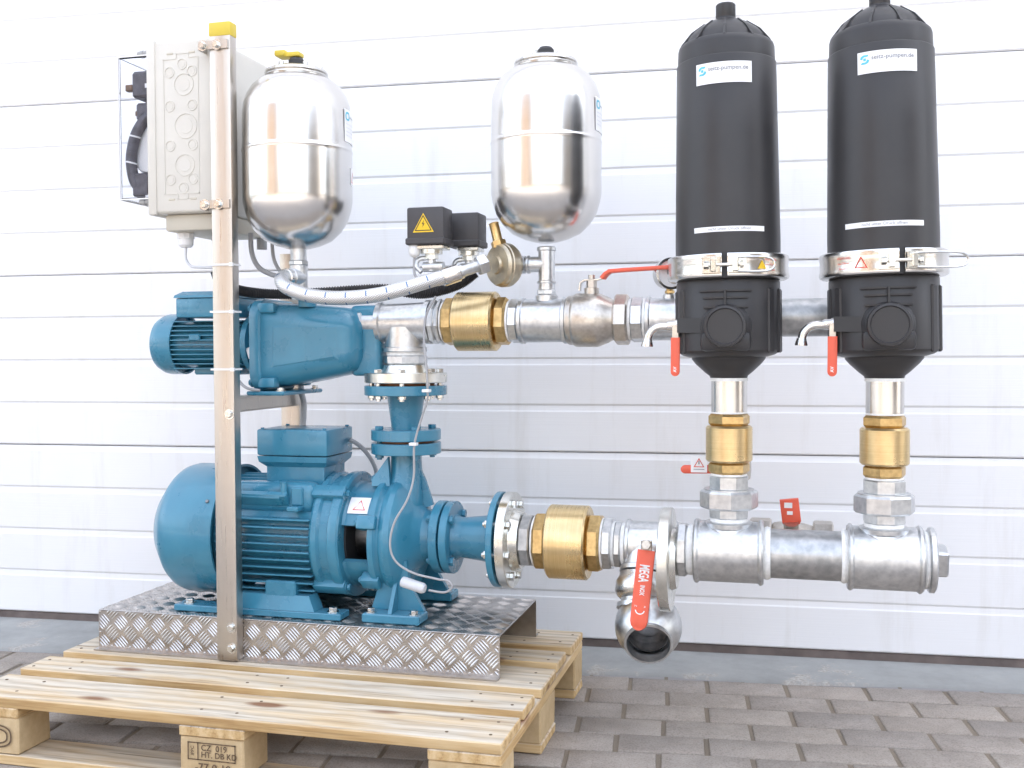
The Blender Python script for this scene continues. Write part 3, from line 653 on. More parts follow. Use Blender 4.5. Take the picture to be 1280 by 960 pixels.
# feet
for sgn in (-1, 1):
    y0_, y1_ = (0.398, 0.452) if sgn < 0 else (0.648, 0.700)
    ym = (y0_+y1_)/2
    m = MB(); m.box((-0.936, y0_, 0.2420), (-0.497, y1_, 0.2575), 0.002); rail = B_(m, 'foot_rail')
    m = MB(); m.loft([[(x, y, 0.258) for x, y in ((-0.80, y0_+.004), (-0.565, y0_+.004), (-0.565, y1_), (-0.80, y1_))], [(x, y, 0.292) for x, y in ((-0.775, y0_+.018), (-0.585, y0_+.018), (-0.585, y1_+.01), (-0.775, y1_+.01))]]); B_(m, 'motor_foot')
    m = MB(); m.box((-0.700, min(YA+sgn*.06, YA+sgn*.135), 0.285), (-0.620, max(YA+sgn*.06, YA+sgn*.135), 0.325), 0.004); B_(m, 'foot_web')
    for x in (-0.905, -0.525): bolt_head(rail, (x, ym-0.004, 0.2575), 'Z', 0.010, 0.011)
    # pump foot
    f0, f1 = (0.400, 0.462) if sgn < 0 else (0.640, 0.700); fm = (f0+f1)/2
    m = MB(); m.box((-0.445, f0, 0.2420), (-0.303, f1, 0.2630), 0.003); ft = B_(m, 'pump_foot')
    m = MB(); yw = f1-0.012 if sgn < 0 else f0
    m.poly([(-0.440, yw, 0.2635), (-0.308, yw, 0.2635), (-0.345, yw, 0.325), (-0.352, yw, 0.38), (-0.425, yw, 0.38), (-0.418, yw, 0.325)], (0, 0.014, 0)); m.poly([(-0.382, f0+.006, 0.2635), (-0.382, f1, 0.2635), (-0.382, f1, 0.335), (-0.382, f1-.012, 0.335)], (0.009, 0, 0)); B_(m, 'foot_web')
    for x in (-0.428, -0.322): bolt_head(ft, (x, fm-0.012, 0.263), 'Z', 0.009, 0.010)
# probe screwed into the casing
pr = T('level_probe', 'small white probe on the grey lead at the blue pump casing', 'sensor', (-0.36, 0.40, 0.33))
m = MB(); m.lathe([(0, -0.032), (0.0115, -0.031), (0.0125, -0.026), (0.0125, 0.022), (0.0095, 0.028), (0, 0.029)], (-0.312, 0.394, 0.337), (0.90, -0.12, -0.20), 20); P(m, 'probe_body', 'cable_light', pr)
m = MB(); m.tube([(-0.250, 0.388, 0.355), (-0.228, 0.390, 0.352), (-0.220, 0.39, 0.338), (-0.238, 0.39, 0.326), (-0.275, 0.389, 0.329)], 0.0026, 8); P(m, 'lead_loop', 'cable_grey', pr)
cb = MB(); cb.tube([(-0.292, 0.50, 1.00), (-0.305, 0.47, 0.955), (-0.302, 0.445, 0.90), (-0.292, 0.432, 0.835), (-0.289, 0.430, 0.79), (-0.293, 0.436, 0.755), (-0.315, 0.445, 0.70), (-0.328, 0.445, 0.65), (-0.328, 0.44, 0.58), (-0.335, 0.415, 0.53), (-0.358, 0.392, 0.48), (-0.366, 0.384, 0.43), (-0.352, 0.384, 0.392), (-0.310, 0.386, 0.367), (-0.250, 0.388, 0.355)], 0.0026, 8, 8)
lead = P(cb, 'probe_cable', 'cable_grey', loc=(-0.3, 0.44, 0.34)); tag(lead, 'thin grey cable hanging from the pressure switches past the flanges to the probe', 'cable')
for z, x, y in ((0.780, -0.2895, 0.431), (0.655, -0.327, 0.4445)):
    m = MB(); m.box((x-0.012, y-0.006, z-0.003), (x+0.006, y+0.010, z+0.004), 0.001); P(m, 'cable_tie', 'white_plastic', lead)

# blue reducers
rd = T('flanged_reducer', 'blue upright flanged reducer on the pump outlet under the zinc flange', 'pipe reducer', (XD, YA, 0.655))
OD = (XD, YA, 0)
m = MB(); m.ring(OD, 'Z', 0.03, 0.062, 0.6512, 0.6568, 40); P(m, 'gasket', 'gasket', rd)
flange(rd, OD, 'Z', 0.085, 0.657, 0.683, 'blue_paint')
m = MB(); m.lathe([(0.036, 0.683), (0.0365, 0.695), (0.0445, 0.757), (0.046, 0.766)], OD, 'Z', 40, close=False); P(m, 'cone', 'blue_paint', rd)
flange(rd, OD, 'Z', 0.1005, 0.766, 0.789, 'blue_paint'); flange_bolts(rd, OD, 'Z', 0.068, 4, 0.624, 0.683, 'blue_paint', 0.0105, R(40))
zf = T('zinc_flange', 'round zinc threaded flange standing on the upright blue reducer', 'flange', (XD, YA, 0.79))
m = MB(); m.ring(OD, 'Z', 0.03, 0.070, 0.7892, 0.7958, 40); P(m, 'gasket', 'gasket', zf)
flange(zf, OD, 'Z', 0.1005, 0.796, 0.820, 'zinc_plate'); m = MB(); m.lathe([(0.060, 0.8202), (0.054, 0.838), (0.050, 0.840), (0.03, 0.840)], OD, 'Z', 40); P(m, 'hub', 'zinc_plate', zf)
flange_bolts(zf, OD, 'Z', 0.083, 8, 0.766, 0.820, 'bolt_steel', 0.0098, R(14))
OL = (0, YA, ZL)
rs_ = T('flanged_reducer', 'blue lying flanged reducer between pump inlet and big brass valve', 'pipe reducer', (-0.22, YA, ZL-0.1))
m = MB(); m.ring(OL, 'X', 0.03, 0.062, -0.2838, -0.2792, 40); P(m, 'gasket', 'dark_hole', rs_)
flange(rs_, OL, 'X', 0.087, -0.279, -0.260, 'blue_paint')
m = MB(); m.lathe([(0.054, -0.2598), (0.049, -0.246), (0.049, -0.235), (0.057, -0.168), (0.060, -0.157)], OL, 'X', 40, close=False); P(m, 'cone', 'blue_paint', rs_)
flange(rs_, OL, 'X', 0.113, -0.157, -0.142, 'blue_paint'); flange_bolts(rs_, OL, 'X', 0.070, 4, -0.305, -0.260, 'blue_paint', 0.0105, R(45))
zl = T('zinc_flange', 'round zinc threaded flange at the end of the lying blue reducer', 'flange', (-0.13, YA, ZL-0.113))
m = MB(); m.ring(OL, 'X', 0.03, 0.070, -0.1418, -0.1362, 40); P(m, 'gasket', 'dark_hole', zl)
flange(zl, OL, 'X', 0.113, -0.136, -0.114, 'zinc_plate'); m = MB(); m.lathe([(0.074, -0.1138), (0.067, -0.094), (0.03, -0.094)], OL, 'X', 40); P(m, 'hub', 'zinc_plate', zl); m = MB(); m.hexp(OL, 'X', .064, -.0938, -.068, 8, .003, .2); P(m, 'hex_nipple', 'galvanized_pipe', zl, ang=25)
flange_bolts(zl, OL, 'X', 0.091, 8, -0.157, -0.114, 'bolt_steel', 0.0098, R(14))

# ------------------------------------------------------------------ brass check valves
def check_valve(label, o, axis, L, rb, rh, mat, hexl, group):
    ax = axm(axis) @ Vector((0, 0, 1)); base = Vector(o)-Vector((0, 0, rb)) if axis == 'X' else Vector(o)-ax*L/2
    t = T('check_valve', label, 'valve', base, group); h = L/2
    m = MB(); m.lathe([(rb-.004, -h+hexl), (rb, -h+hexl+.004), (rb, h-hexl-.004), (rb-.004, h-hexl)], o, axis, 56); P(m, 'body', mat, t)
    for a, b in ((-h, -h+hexl-.0003), (h-hexl+.0003, h)):
        m = MB(); m.hexp(o, axis, rh, a, b, 6 if axis == 'Z' else 8, 0.005, 0.25); P(m, 'hex_end', 'cast_brass', t, ang=25)
    for a in (-h-0.005, h): 
        m = MB(); m.cyl(o, axis, rh*0.86, a+.0002, a+0.0048, 32, 0.001); P(m, 'thread_tape', 'tape_white', t)
    return t
GV = 'brass check valves in the pipework'
check_valve('big lying brass check valve right of the zinc flange, in the low suction line', (0.018, YA, ZL), 'X', 0.157, 0.0865, 0.069, 'turned_brass_x', 0.031, GV)
check_valve('lying brass check valve in the upper line below the braided hose', (-0.204, YA, ZU), 'X', 0.157, 0.0705, 0.058, 'turned_brass_x', 0.029, GV)

# ------------------------------------------------------------------ upper delivery line
GP = 'galvanised fittings'
def fitting(name, label, cat, base): return T(name, label, cat, base, None)
def band(mb, o, axis, r, h0, h1, seg=40, ch=0.002): return mb.lathe([(r-ch, h0), (r, h0+ch), (r, h1-ch), (r-ch, h1)], o, axis, seg)
OU = (0, YA, ZU)
te = fitting('pipe_tee', 'galvanised tee above the zinc flange, joining both blue pumps', 'pipe fitting', (XD, YA, 0.84))
m = MB(); m.hexp(OD, 'Z', 0.0535, 0.8405, 0.862, 8, 0.003, 0.2); P(m, 'hex_nipple', 'galvanized', te, ang=25)
m = MB(); m.cyl(OD, 'Z', 0.046, 0.862, 0.870, 32); P(m, 'thread_tape', 'tape_white', te)
m = MB(); band(m, OD, 'Z', 0.053, 0.870, 0.882); m.lathe([(0.0485, 0.882), (0.0485, 0.93)], OD, 'Z', 40); m.lathe([(0.0, -0.452), (0.050, -0.452), (0.0505, -0.442), (0.0465, -0.438), (0.0465, -0.385), (0.048, -0.332), (0.053, -0.330), (0.053, -0.318), (0, -0.318)], OU, 'X', 40); P(m, 'tee_body', 'galvanized', te)
m = MB(); m.hexp(OU, 'X', 0.040, -0.506, -0.488, 8, 0.003, 0.2); m.cyl(OU, 'X', 0.0345, -0.488, -0.452, 32); P(m, 'inlet_nipple', 'galvanized', te, ang=25)
m = MB(); m.hexp(OU, 'X', 0.054, -0.3178, -0.302, 8, 0.003, 0.2); m.cyl(OU, 'X', 0.046, -0.302, -0.298, 32); m.hexp(OU, 'X', 0.056, -0.298, -0.2886, 8, 0.002, 0.2); P(m, 'reducing_bush', 'galvanized', te, ang=25)
t2 = fitting('pipe_tee', 'galvanised tee under the right pressure tank between brass valve and ball valve', 'pipe fitting', (-0.038, YA, ZU-0.05))
m = MB(); m.hexp(OU, 'X', 0.053, -0.1205, -0.098, 8, 0.003, 0.2); P(m, 'hex_nipple', 'galvanized', t2, ang=25)
m = MB(); band(m, OU, 'X', 0.0545, -0.0975, -0.086); m.cyl(OU, 'X', 0.051, -0.086, 0.006, 40); band(m, OU, 'X', 0.0545, 0.006, 0.017); band(m, (-0.035, YA, 0), 'Z', 0.026, 0.985, 1.002, 28); P(m, 'tee_body', 'galvanized', t2)
OT = (-0.035, YA, 0)
m = MB(); m.hexp(OT, 'Z', 0.023, 1.002, 1.014, 8, 0.002); m.cyl(OT, 'Z', 0.0195, 1.014, 1.028, 24); band(m, OT, 'Z', 0.0225, 1.028, 1.036, 28); m.cyl(OT, 'Z', 0.0195, 1.036, 1.112, 28); band(m, OT, 'Z', 0.0225, 1.104, 1.114, 28); m.cyl((0, YA, 1.074), 'X', 0.0185, -0.078, -0.035, 24); band(m, (0, YA, 1.074), 'X', 0.0215, -0.082, -0.074, 24); P(m, 'branch_tee', 'galvanized', t2)
# ball valve with red lever
def lever(parent, pts, wd, mat='red_vinyl', nrm=(0, 0, 1), th=0.006, name='lever', cap=True):
    """flat bar along pts, rounded end"""
    n = Vector(nrm); Pq = [Vector(p) for p in pts]; secs = []
    for i, p in enumerate(Pq):
        t = (Pq[min(i+1, len(Pq)-1)]-Pq[max(i-1, 0)]).normalized(); s_ = t.cross(n).normalized(); nn = s_.cross(t).normalized()
        secs.append((p, s_, nn, wd/2))
    p, s_, nn, h = secs[-1]; t = (Pq[-1]-Pq[-2]).normalized()
    secs[-1] = (p - t*h, s_, nn, h)
    for a in (30, 60, 80): secs.append((p - t*h + t*h*math.sin(R(a)), s_, nn, max(h*math.cos(R(a)), h*0.15)))
    m = MB(); m.loft([[p+s_*h+nn*th/2*.7, p+s_*(h*.9)+nn*th/2, p-s_*(h*.9)+nn*th/2, p-s_*h+nn*th/2*.7, p-s_*h-nn*th/2*.7, p-s_*(h*.9)-nn*th/2, p+s_*(h*.9)-nn*th/2, p+s_*h-nn*th/2*.7] for p, s_, nn, h in secs])
    return P(m, name, mat, parent, ang=50)
bv = fitting('ball_valve', 'nickel ball valve with long red lever in the upper line', 'valve', (0.09, YA, ZU-0.064))
m = MB(); m.lathe([(0.03, 0.0175), (0.056, 0.0175), (0.0575, 0.021), (0.0575, 0.029), (0.0605, 0.033), (0.0625, 0.037), (0.0625, 0.086), (0.0605, 0.092), (0.0535, 0.110), (0.048, 0.120), (0.046, 0.127)], OU, 'X', 48); m.cyl((0.072, YA, 0), 'Z', 0.017, 0.99, 1.016, 20); body = P(m, 'body', 'nickel_bronze', bv)
m = MB(); m.hexp(OU, 'X', 0.059, 0.127, 0.160, 8, 0.004, 0.2); P(m, 'hex_end', 'nickel_bronze', bv, ang=25)
m = MB(); m.hexp((0.072, YA, 0), 'Z', 0.0125, 1.016, 1.036, 6, 0.001); m.cyl((0.072, YA, 0), 'Z', 0.008, 1.036, 1.046, 12); P(m, 'stem_nut', 'nickel_bronze', bv)
lever(bv, [(0.044, YA, 1.010), (0.046, YA, 1.028), (0.056, YA, 1.0345), (0.086, YA, 1.0345), (0.098, YA, 1.038), (0.106, YA, 1.046)], 0.020, 'brushed_stainless', (0, 0, 1), 0.004, 'lever_arm')
lever(bv, [(0.098, YA, 1.038), (0.106, YA-.002, 1.047), (0.116, YA-.004, 1.0535), (0.15, YA-.01, 1.055), (0.20, YA-.02, 1.056), (0.262, YA-.035, 1.057)], 0.023, 'red_vinyl', (0, 0, 1), 0.0085, 'lever_sleeve')
um = fitting('delivery_pipe', 'galvanised delivery pipe running behind both black filters', 'pipe', (0.4, YA, ZU-0.05))
m = MB(); m.cyl(OU, 'X', 0.048, 0.160, 0.166, 32); m.cyl(OU, 'X', 0.048, 0.194, 0.199, 32); P(m, 'thread_tape', 'tape_white', um)
m = MB(); m.hexp(OU, 'X', 0.053, 0.166, 0.194, 8, 0.003, 0.2); P(m, 'hex_nipple', 'galvanized', um, ang=25)
m = MB(); band(m, OU, 'X', 0.0525, 0.199, 0.210); m.cyl(OU, 'X', 0.0485, 0.210, 0.46, 40); band(m, OU, 'X', 0.0525, 0.46, 0.471); m.cyl((0.39, YA, ZU), (0, -1, 0), 0.046, 0.0, 0.05, 32); band(m, (0.252, YA, 0), 'Z', 0.016, 0.985, 0.999, 20); P(m, 'tee_body', 'galvanized', um)
m = MB(); m.cyl(OU, 'X', 0.042, 0.471, 0.602, 40); P(m, 'pipe', 'galvanized_pipe', um)
m = MB(); m.cyl(OU, 'X', 0.040, 0.602, 0.610, 32); P(m, 'thread_tape', 'tape_white', um)
m = MB(); band(m, OU, 'X', 0.050, 0.610, 0.622); m.cyl(OU, 'X', 0.046, 0.622, 0.745, 40); m.cyl((0.701, YA, ZU), (0, -1, 0), 0.046, 0.0, 0.05, 32); P(m, 'elbow', 'galvanized', um)
pg = fitting('pressure_gauge', 'round steel pressure gauge on the upper pipe beside the left filter clamp', 'gauge', (0.252, YA, 0.999))
gax = Vector((0.45, -0.89, 0.0)); GO = Vector((0.250, YA-0.005, 1.044))
m = MB(); m.lathe([(0, -0.016), (0.030, -0.016), (0.034, -0.012), (0.034, 0.008), (0.036, 0.010), (0.036, 0.017), (0.031, 0.018), (0.031, 0.013), (0.0, 0.013)], GO, gax, 40); P(m, 'case', 'brushed_stainless', pg)
m = MB(); m.cyl(GO, gax, 0.030, 0.0132, 0.0142, 32); P(m, 'dial', 'sticker_white', pg)
m = MB(); m.box((GO.x-.001, GO.y-.0165, GO.z-0.002), (GO.x+.014, GO.y-.0125, GO.z+.018)); P(m, 'needle', 'ink_black', pg)
m = MB(); m.cyl((0.252, YA-.002, 0), 'Z', 0.008, 0.999, 1.012, 12); m.hexp((0.252, YA-.002, 0), 'Z', 0.011, 1.0, 1.007, 6, .001); P(m, 'stem', 'cast_brass', pg)

# ------------------------------------------------------------------ pressure tanks
def tank(label, x, y, zb, cap_mat, tri, lab_a):
    t = T('pressure_tank', label, 'tank', (x, y, zb), 'polished pressure tanks'); o = (x, y, 0)
    z = lambda q: zb+q
    m = MB(); m.lathe([(0.020, z(0.0)), (0.030, z(0.002)), (0.052, z(0.008)), (0.080, z(0.021)), (0.102, z(0.042)), (0.117, z(0.066)), (0.1255, z(0.094)), (0.1285, z(0.112)), (0.1288, z(0.118)), (0.1288, z(0.222)), (0.1288, z(0.2255)), (0.1298, z(0.2275)), (0.1302, z(0.230)), (0.1292, z(0.2325)), (0.1284, z(0.2345)), (0.1284, z(0.238)), (0.1275, z(0.314)), (0.1268, z(0.322)), (0.1245, z(0.340)), (0.117, z(0.362)), (0.105, z(0.381)), (0.089, z(0.395)), (0.074, z(0.402)), (0.02, z(0.404))], o, 'Z', 96); b = P(m, 'vessel', 'polished_tank', t, ang=40)
    m = MB(); m.lathe([(0.060, z(0.402)), (0.073, z(0.402)), (0.0755, z(0.406)), (0.073, z(0.410)), (0.070, z(0.411)), (0.0745, z(0.4135)), (0.073, z(0.419)), (0.066, z(0.423)), (0.040, z(0.425)), (0, z(0.426))], o, 'Z', 64); P(m, 'top_flange', 'brushed_stainless', t)
    for i in range(6): 
        a = i*PI/3+.3; bolt_head(t, (x+.056*math.cos(a), y+.056*math.sin(a), z(.4235)), 'Z', 0.006, 0.009, 'bolt_steel', 'bolt', False)
    m = MB(); m.lathe([(0.019, z(0.424)), (0.019, z(0.446)), (0.014, z(0.452)), (0, z(0.453))], o, 'Z', 20); P(m, 'air_valve_cap', cap_mat, t)
    def side(amid, zc, r=0.1287): return lambda off: (lambda u, v: (x+(r+off)*math.sin(amid+u/r), y-(r+off)*math.cos(amid+u/r), zc+v))
    f = side(R(lab_a), z(0.285)); m = MB(); grid2d(m, -0.045, 0.045, -0.038, 0.038, 14, f(0.0006)); lb = P(m, 'label', 'sticker_white', t)
    m = MB(); put2d(m, *oval(.0105, .010, .0065, .006), lambda u, v: f(0.0012)(u-.03, v+.022)); P(m, 'logo', 'ink_cyan', lb, smooth=False)
    m = MB(); text(m, 'seitz-pumpen.de', 0.0085, f(0.0012), 0.0001, 'LEFT', (-.018, .022)); P(m, 'lettering', 'ink_grey', lb, smooth=False)
    m = MB()
    for q in range(4): text(m, 'Membran-Druckbehälter', 0.0048, f(0.0012), 0, 'LEFT', (-.038, .004-q*.009))
    P(m, 'small_print', 'ink_pale', lb, smooth=False)
    if tri:
        f = side(R(107), z(0.170)); m = MB(); grid2d(m, -0.021, 0.021, -0.021, 0.021, 8, f(0.0006)); sl = P(m, 'warning_sticker', 'sticker_white', t); m = MB(); put2d(m, *poly_frame(sc(TRI, 0.031), 0.76), f(0.0012)); P(m, 'triangle', 'ink_red', sl, smooth=False)
    return t
k1 = tank('polished steel pressure tank beside the control cabinet, with a yellow tag on top', -0.619, 0.45, 1.116, 'black_rubber', True, 103)
m = MB(); m.box((-0.660, 0.435, 1.570), (-0.606, 0.465, 1.581), 0.003, 2); m.box((-0.668, 0.430, 1.5715), (-0.640, 0.470, 1.586), 0.004, 2); P(m, 'yellow_tag', 'yellow_cap', k1)
m = MB(); m.cyl((-0.619, 0.45, 0), 'Z', 0.019, 1.085, 1.117, 24); m.hexp((-0.619, 0.45, 0), 'Z', 0.0235, 1.077, 1.089, 8, .002); m.cyl((-0.619, 0.45, 0), 'Z', 0.021, 1.02, 1.077, 28); m.lathe([(0.0225, 0.0), (0.0225, 0.03), (0.019, 0.031)], (-0.619, 0.45, 1.047), (-0.25, -1, 0), 28); m.cyl((-0.619, 0.45, 0), 'Z', 0.0235, 1.012, 1.022, 24); m.cyl((-0.619, 0.45, 0), 'Z', 0.018, 0.996, 1.013, 20); P(m, 'tank_tee', 'galvanized', k1)
k2 = tank('polished steel pressure tank standing on the upper pipe line, black valve on top', -0.035, 0.55, 1.124, 'black_rubber', False, 93)
# braided hose
ho = T('braided_hose', 'thick braided steel hose sweeping from the left tank to the round brass fitting', 'hose', (-0.4, 0.38, 0.98))
m = MB(); m.tube([(-0.626, 0.425, 1.047), (-0.631, 0.400, 1.047), (-0.628, 0.378, 1.038), (-0.606, 0.362, 1.020), (-0.556, 0.358, 1.002), (-0.50, 0.360, 0.994), (-0.44, 0.367, 0.994), (-0.38, 0.378, 1.001), (-0.32, 0.395, 1.017), (-0.262, 0.418, 1.036), (-0.226, 0.436, 1.046)], 0.0165, 20, 10); P(m, 'hose_braid', 'braided_hose', ho)
hd = Vector((0.037, 0.026, 0.0155)).normalized(); h0_ = Vector((-0.232, 0.4335, 1.0445))
m = MB(); m.lathe([(0.0182, -0.022), (0.0205, -0.018), (0.0205, 0.018), (0.018, 0.02)], h0_, hd, 24); P(m, 'ferrule', 'brushed_stainless', ho)
m = MB(); m.lathe([(0.015, 0.018), (0.0135, 0.024), (0.0135, 0.072), (0.012, 0.075)], h0_, hd, 20); m.ring(h0_, hd, 0.012, 0.0165, 0.021, 0.028, 20); P(m, 'hose_tail', 'galvanized', ho)
m = MB(); m.hexp(h0_, hd, 0.024, 0.068, 0.092, 6, 0.003); P(m, 'union_nut', 'galvanized', ho, ang=25)
m = MB(); m.lathe([(0.0182, 0.0), (0.021, 0.003), (0.021, 0.026), (0.0185, 0.028)], (-0.626, 0.43, 1.047), (-0.2, -1, -.03), 24); P(m, 'tail_ferrule', 'brushed_stainless', ho)
# brass distributor
bd = T('brass_fitting', 'round tarnished brass fitting at the hose end left of the right tank', 'pipe fitting', (-0.125, 0.53, 1.02)); bo = Vector((-0.132, 0.523, 1.072)); ba = Vector((-0.62, -0.78, -0.03)).normalized()
m = MB(); m.lathe([(0.020, -0.034), (0.034, -0.032), (0.044, -0.024), (0.0505, -0.014), (0.0515, -0.010), (0.0515, 0.004), (0.0495, 0.006), (0.0495, 0.012), (0.0475, 0.014), (0.045, 0.019), (0.022, 0.021), (0.020, 0.027)], bo, ba, 48); P(m, 'body', 'tarnished_brass', bd, ang=25)
m = MB(); m.cyl((0, YA, 1.074), 'X', 0.015, -0.115, -0.08, 20); m.hexp((0, YA, 1.074), 'X', 0.021, -0.098, -0.084, 8, .002); P(m, 'nipple', 'galvanized', bd)
td = Vector((-0.25, 0.02, 1.0)).normalized(); to = bo+Vector((-0.008, 0, 0.036))
m = MB(); m.hexp(to, td, 0.018, 0.004, 0.022, 6, 0.002); m.lathe([(0.0125, 0.022), (0.0115, 0.026), (0.0115, 0.062), (0.0125, 0.064), (0.009, 0.066)], to, td, 20); P(m, 'drain_cock', 'cast_brass', bd)
# pressure switches
def pswitch(label, x0, x1, y0, y1, z0, z1, sticker):
    t = T('pressure_switch', label, 'pressure switch', ((x0+x1)/2, (y0+y1)/2, z0-0.05), 'black pressure switches')
    m = MB(); m.box((x0, y0, z0), (x1, y1, z1), 0.005, 2); cv = P(m, 'cover', 'switch_plastic', t)
    m = MB(); m.box((x0-0.003, y0-0.003, z0-0.002), (x1+0.002, y1+0.003, z0+0.014), 0.003); P(m, 'base_rim', 'switch_plastic', t)
    cx_, cy_ = (x0+x1)/2+.004, (y0+y1)/2
    m = MB(); m.box((x0+.022, y0+.008, z0-.012), (x1-.004, y1-.008, z0-.0022), 0.002); m.cyl((cx_, cy_, 0), 'Z', 0.026, z0-.022, z0-.012, 24); m.cyl((cx_, cy_, 0), 'Z', 0.017, z0-.034, z0-.022, 8); P(m, 'bellows', 'zinc_plate', t)
    m = MB(); m.cyl((cx_, cy_, 0), 'Z', 0.010, z0-.062, z0-.034, 12); m.cyl((cx_, cy_, z0-.052), 'X', 0.012, -0.020, 0.03, 14); m.tube([(cx_-.012, cy_, z0-.03), (cx_-.03, cy_-.01, z0-.035), (cx_-.034, cy_-.014, z0-.05), (cx_-.02, cy_-.016, z0-.065)], 0.006, 10); P(m, 'pipe_stub', 'galvanized', t)
    if sticker:
        f = plane_fn(((x0+x1)/2-.004, y0, (z0+z1)/2+.006), (1, 0, 0), (0, 0, 1), (0, -1, 0), 0); fo = lambda off: plane_fn(((x0+x1)/2-.004, y0-off, (z0+z1)/2+.006), (1, 0, 0), (0, 0, 1), (0, -1, 0), 0)
        m = MB(); put2d(m, sc(TRI, 0.052), [(0, 1, 2)], fo(.0008)); P(m, 'warning_sticker', 'sticker_yellow', cv, smooth=False)
        m = MB(); put2d(m, *poly_frame(sc(TRI, 0.043, 0, -.0005), 0.84), fo(.0014)); put2d(m, sc(BOLT, 0.036, 0, -.004), [(0, 1, 2, 3, 4, 5)], fo(.0014)); P(m, 'lightning_symbol', 'ink_black', cv, smooth=False)
    return t
s1 = pswitch('dark pressure switch with a yellow lightning triangle above the hose', -0.358, -0.266, 0.485, 0.555, 1.124, 1.210, True)
m = MB(); m.lathe([(0.012, 1.124), (0.014, 1.120), (0.014, 1.104), (0.011, 1.098), (0.005, 1.094)], (-0.345, 0.503, 0), 'Z', 18); gl = P(m, 'cable_gland', 'white_plastic', s1)
m = MB(); m.tube([(-0.345, 0.503, 1.097), (-0.346, 0.502, 1.07), (-0.342, 0.50, 1.05), (-0.325, 0.50, 1.035)], 0.0033, 8); P(m, 'lead', 'cable_grey', gl)
s2 = pswitch('plain dark pressure switch half hidden behind the one with the triangle', -0.293, -0.212, 0.592, 0.662, 1.128, 1.208, False)
# ------------------------------------------------------------------ small blue pump on the frame
ZM = 0.893; OM = (0, YA, ZM)
jp = T('booster_pump', 'small blue booster pump with finned motor on the frame above the big pump', 'pump', (-0.76, YA, 0.766))
def J_(mb, name, parent=None, **k): return P(mb, name, 'blue_paint', parent or jp, **k)
m = MB(); m.lathe([(0, -1.0540), (0.060, -1.0530), (0.068, -1.0490), (0.0755, -1.0350), (0.0775, -1.0250), (0.0775, -0.9870), (0.073, -0.9870), (0.073, -0.9970), (0, -0.9970)], OM, 'X', 48, close=False); J_(m, 'fan_cowl', ang=30)
m = MB(); m.cyl(OM, 'X', 0.060, -0.9970, -0.7920, 40); J_(m, 'motor_body')
for sgn in (-1, 1):
    for i in range(11):
        dz = 0.056-i*0.0118; tip = math.sqrt(max(0.0745**2-dz*dz*0.8, 0.001)); y0_, y1_ = sorted((YA+sgn*0.03, YA+sgn*tip))
        m = MB(); m.box((-0.9930, y0_, ZM+dz-0.0016), (-0.7970, y1_, ZM+dz+0.0016), 0.0008); J_(m, 'cooling_fin')
m = MB(); m.box((-0.9470, YA-.03, ZM-.078), (-0.8170, YA+.03, ZM-.058), 0.004); J_(m, 'motor_pad'); m = MB(); m.box((-0.9320, YA-.077, ZM+.008), (-0.9020, YA-.066, ZM+.024), 0.002); J_(m, 'clip_lug')
m = MB(); m.box((-0.9600, 0.462, 0.958), (-0.7950, 0.605, 1.006), 0.004, 2); tb2 = J_(m, 'terminal_box')
m = MB(); m.loft([[(x, y, 1.0065) for x, y in ((-0.9640, .459), (-0.7920, .459), (-0.7920, .608), (-0.9640, .608))], [(x, y, 1.013) for x, y in ((-0.9620, .461), (-0.7940, .461), (-0.7940, .606), (-0.9620, .606))], [(x, y, 1.0225) for x, y in ((-0.9470, .474), (-0.8070, .474), (-0.8070, .594), (-0.9470, .594))]]); J_(m, 'lid', tb2)
m = MB(); m.lathe([(0.05, -0.7930), (0.074, -0.7930), (0.074, -0.7790), (0.060, -0.7750), (0.060, -0.7490), (0.05, -0.7490)], OM, 'X', 40); m.box((-0.7790, YA-0.035, ZM+0.052), (-0.7450, YA+0.035, ZM+0.075), 0.004); m.box((-0.7790, YA-0.05, ZM-0.076), (-0.7450, YA+0.05, ZM-0.055), 0.004); J_(m, 'motor_bracket')
m = MB(); m.box((-0.7770, YA-0.0675, ZM-0.035), (-0.7500, YA-0.064, ZM-0.008), 0.001, 1, Matrix.Rotation(R(-18), 3, 'Y')); P(m, 'white_label', 'sticker_white', jp)
m = MB(); m.loft([rrect(YA-.106, YA+.106, 0.777, 0.999, .045, -0.7490, 6), rrect(YA-.108, YA+.108, 0.775, 1.001, .045, -0.7450, 6), rrect(YA-.108, YA+.108, 0.775, 1.001, .045, -0.7250, 6), rrect(YA-.103, YA+.103, 0.780, 0.996, .045, -0.7210, 6)]); fl = J_(m, 'pump_flange', ang=30)
m = MB(); m.loft([rrect(YA-.100, YA+.100, 0.783, 0.994, .050, -0.721, 8), rrect(YA-.098, YA+.098, 0.786, 0.993, .050, -0.700, 8), rrect(YA-.088, YA+.088, 0.800, 0.988, .055, -0.610, 8), rrect(YA-.074, YA+.074, 0.818, 0.978, .050, -0.520, 8), rrect(YA-.066, YA+.066, 0.826, 0.970, .050, -0.500, 8), rrect(YA-.045, YA+.045, 0.845, 0.952, .044, -0.486, 8)]); J_(m, 'pump_casing', ang=45)
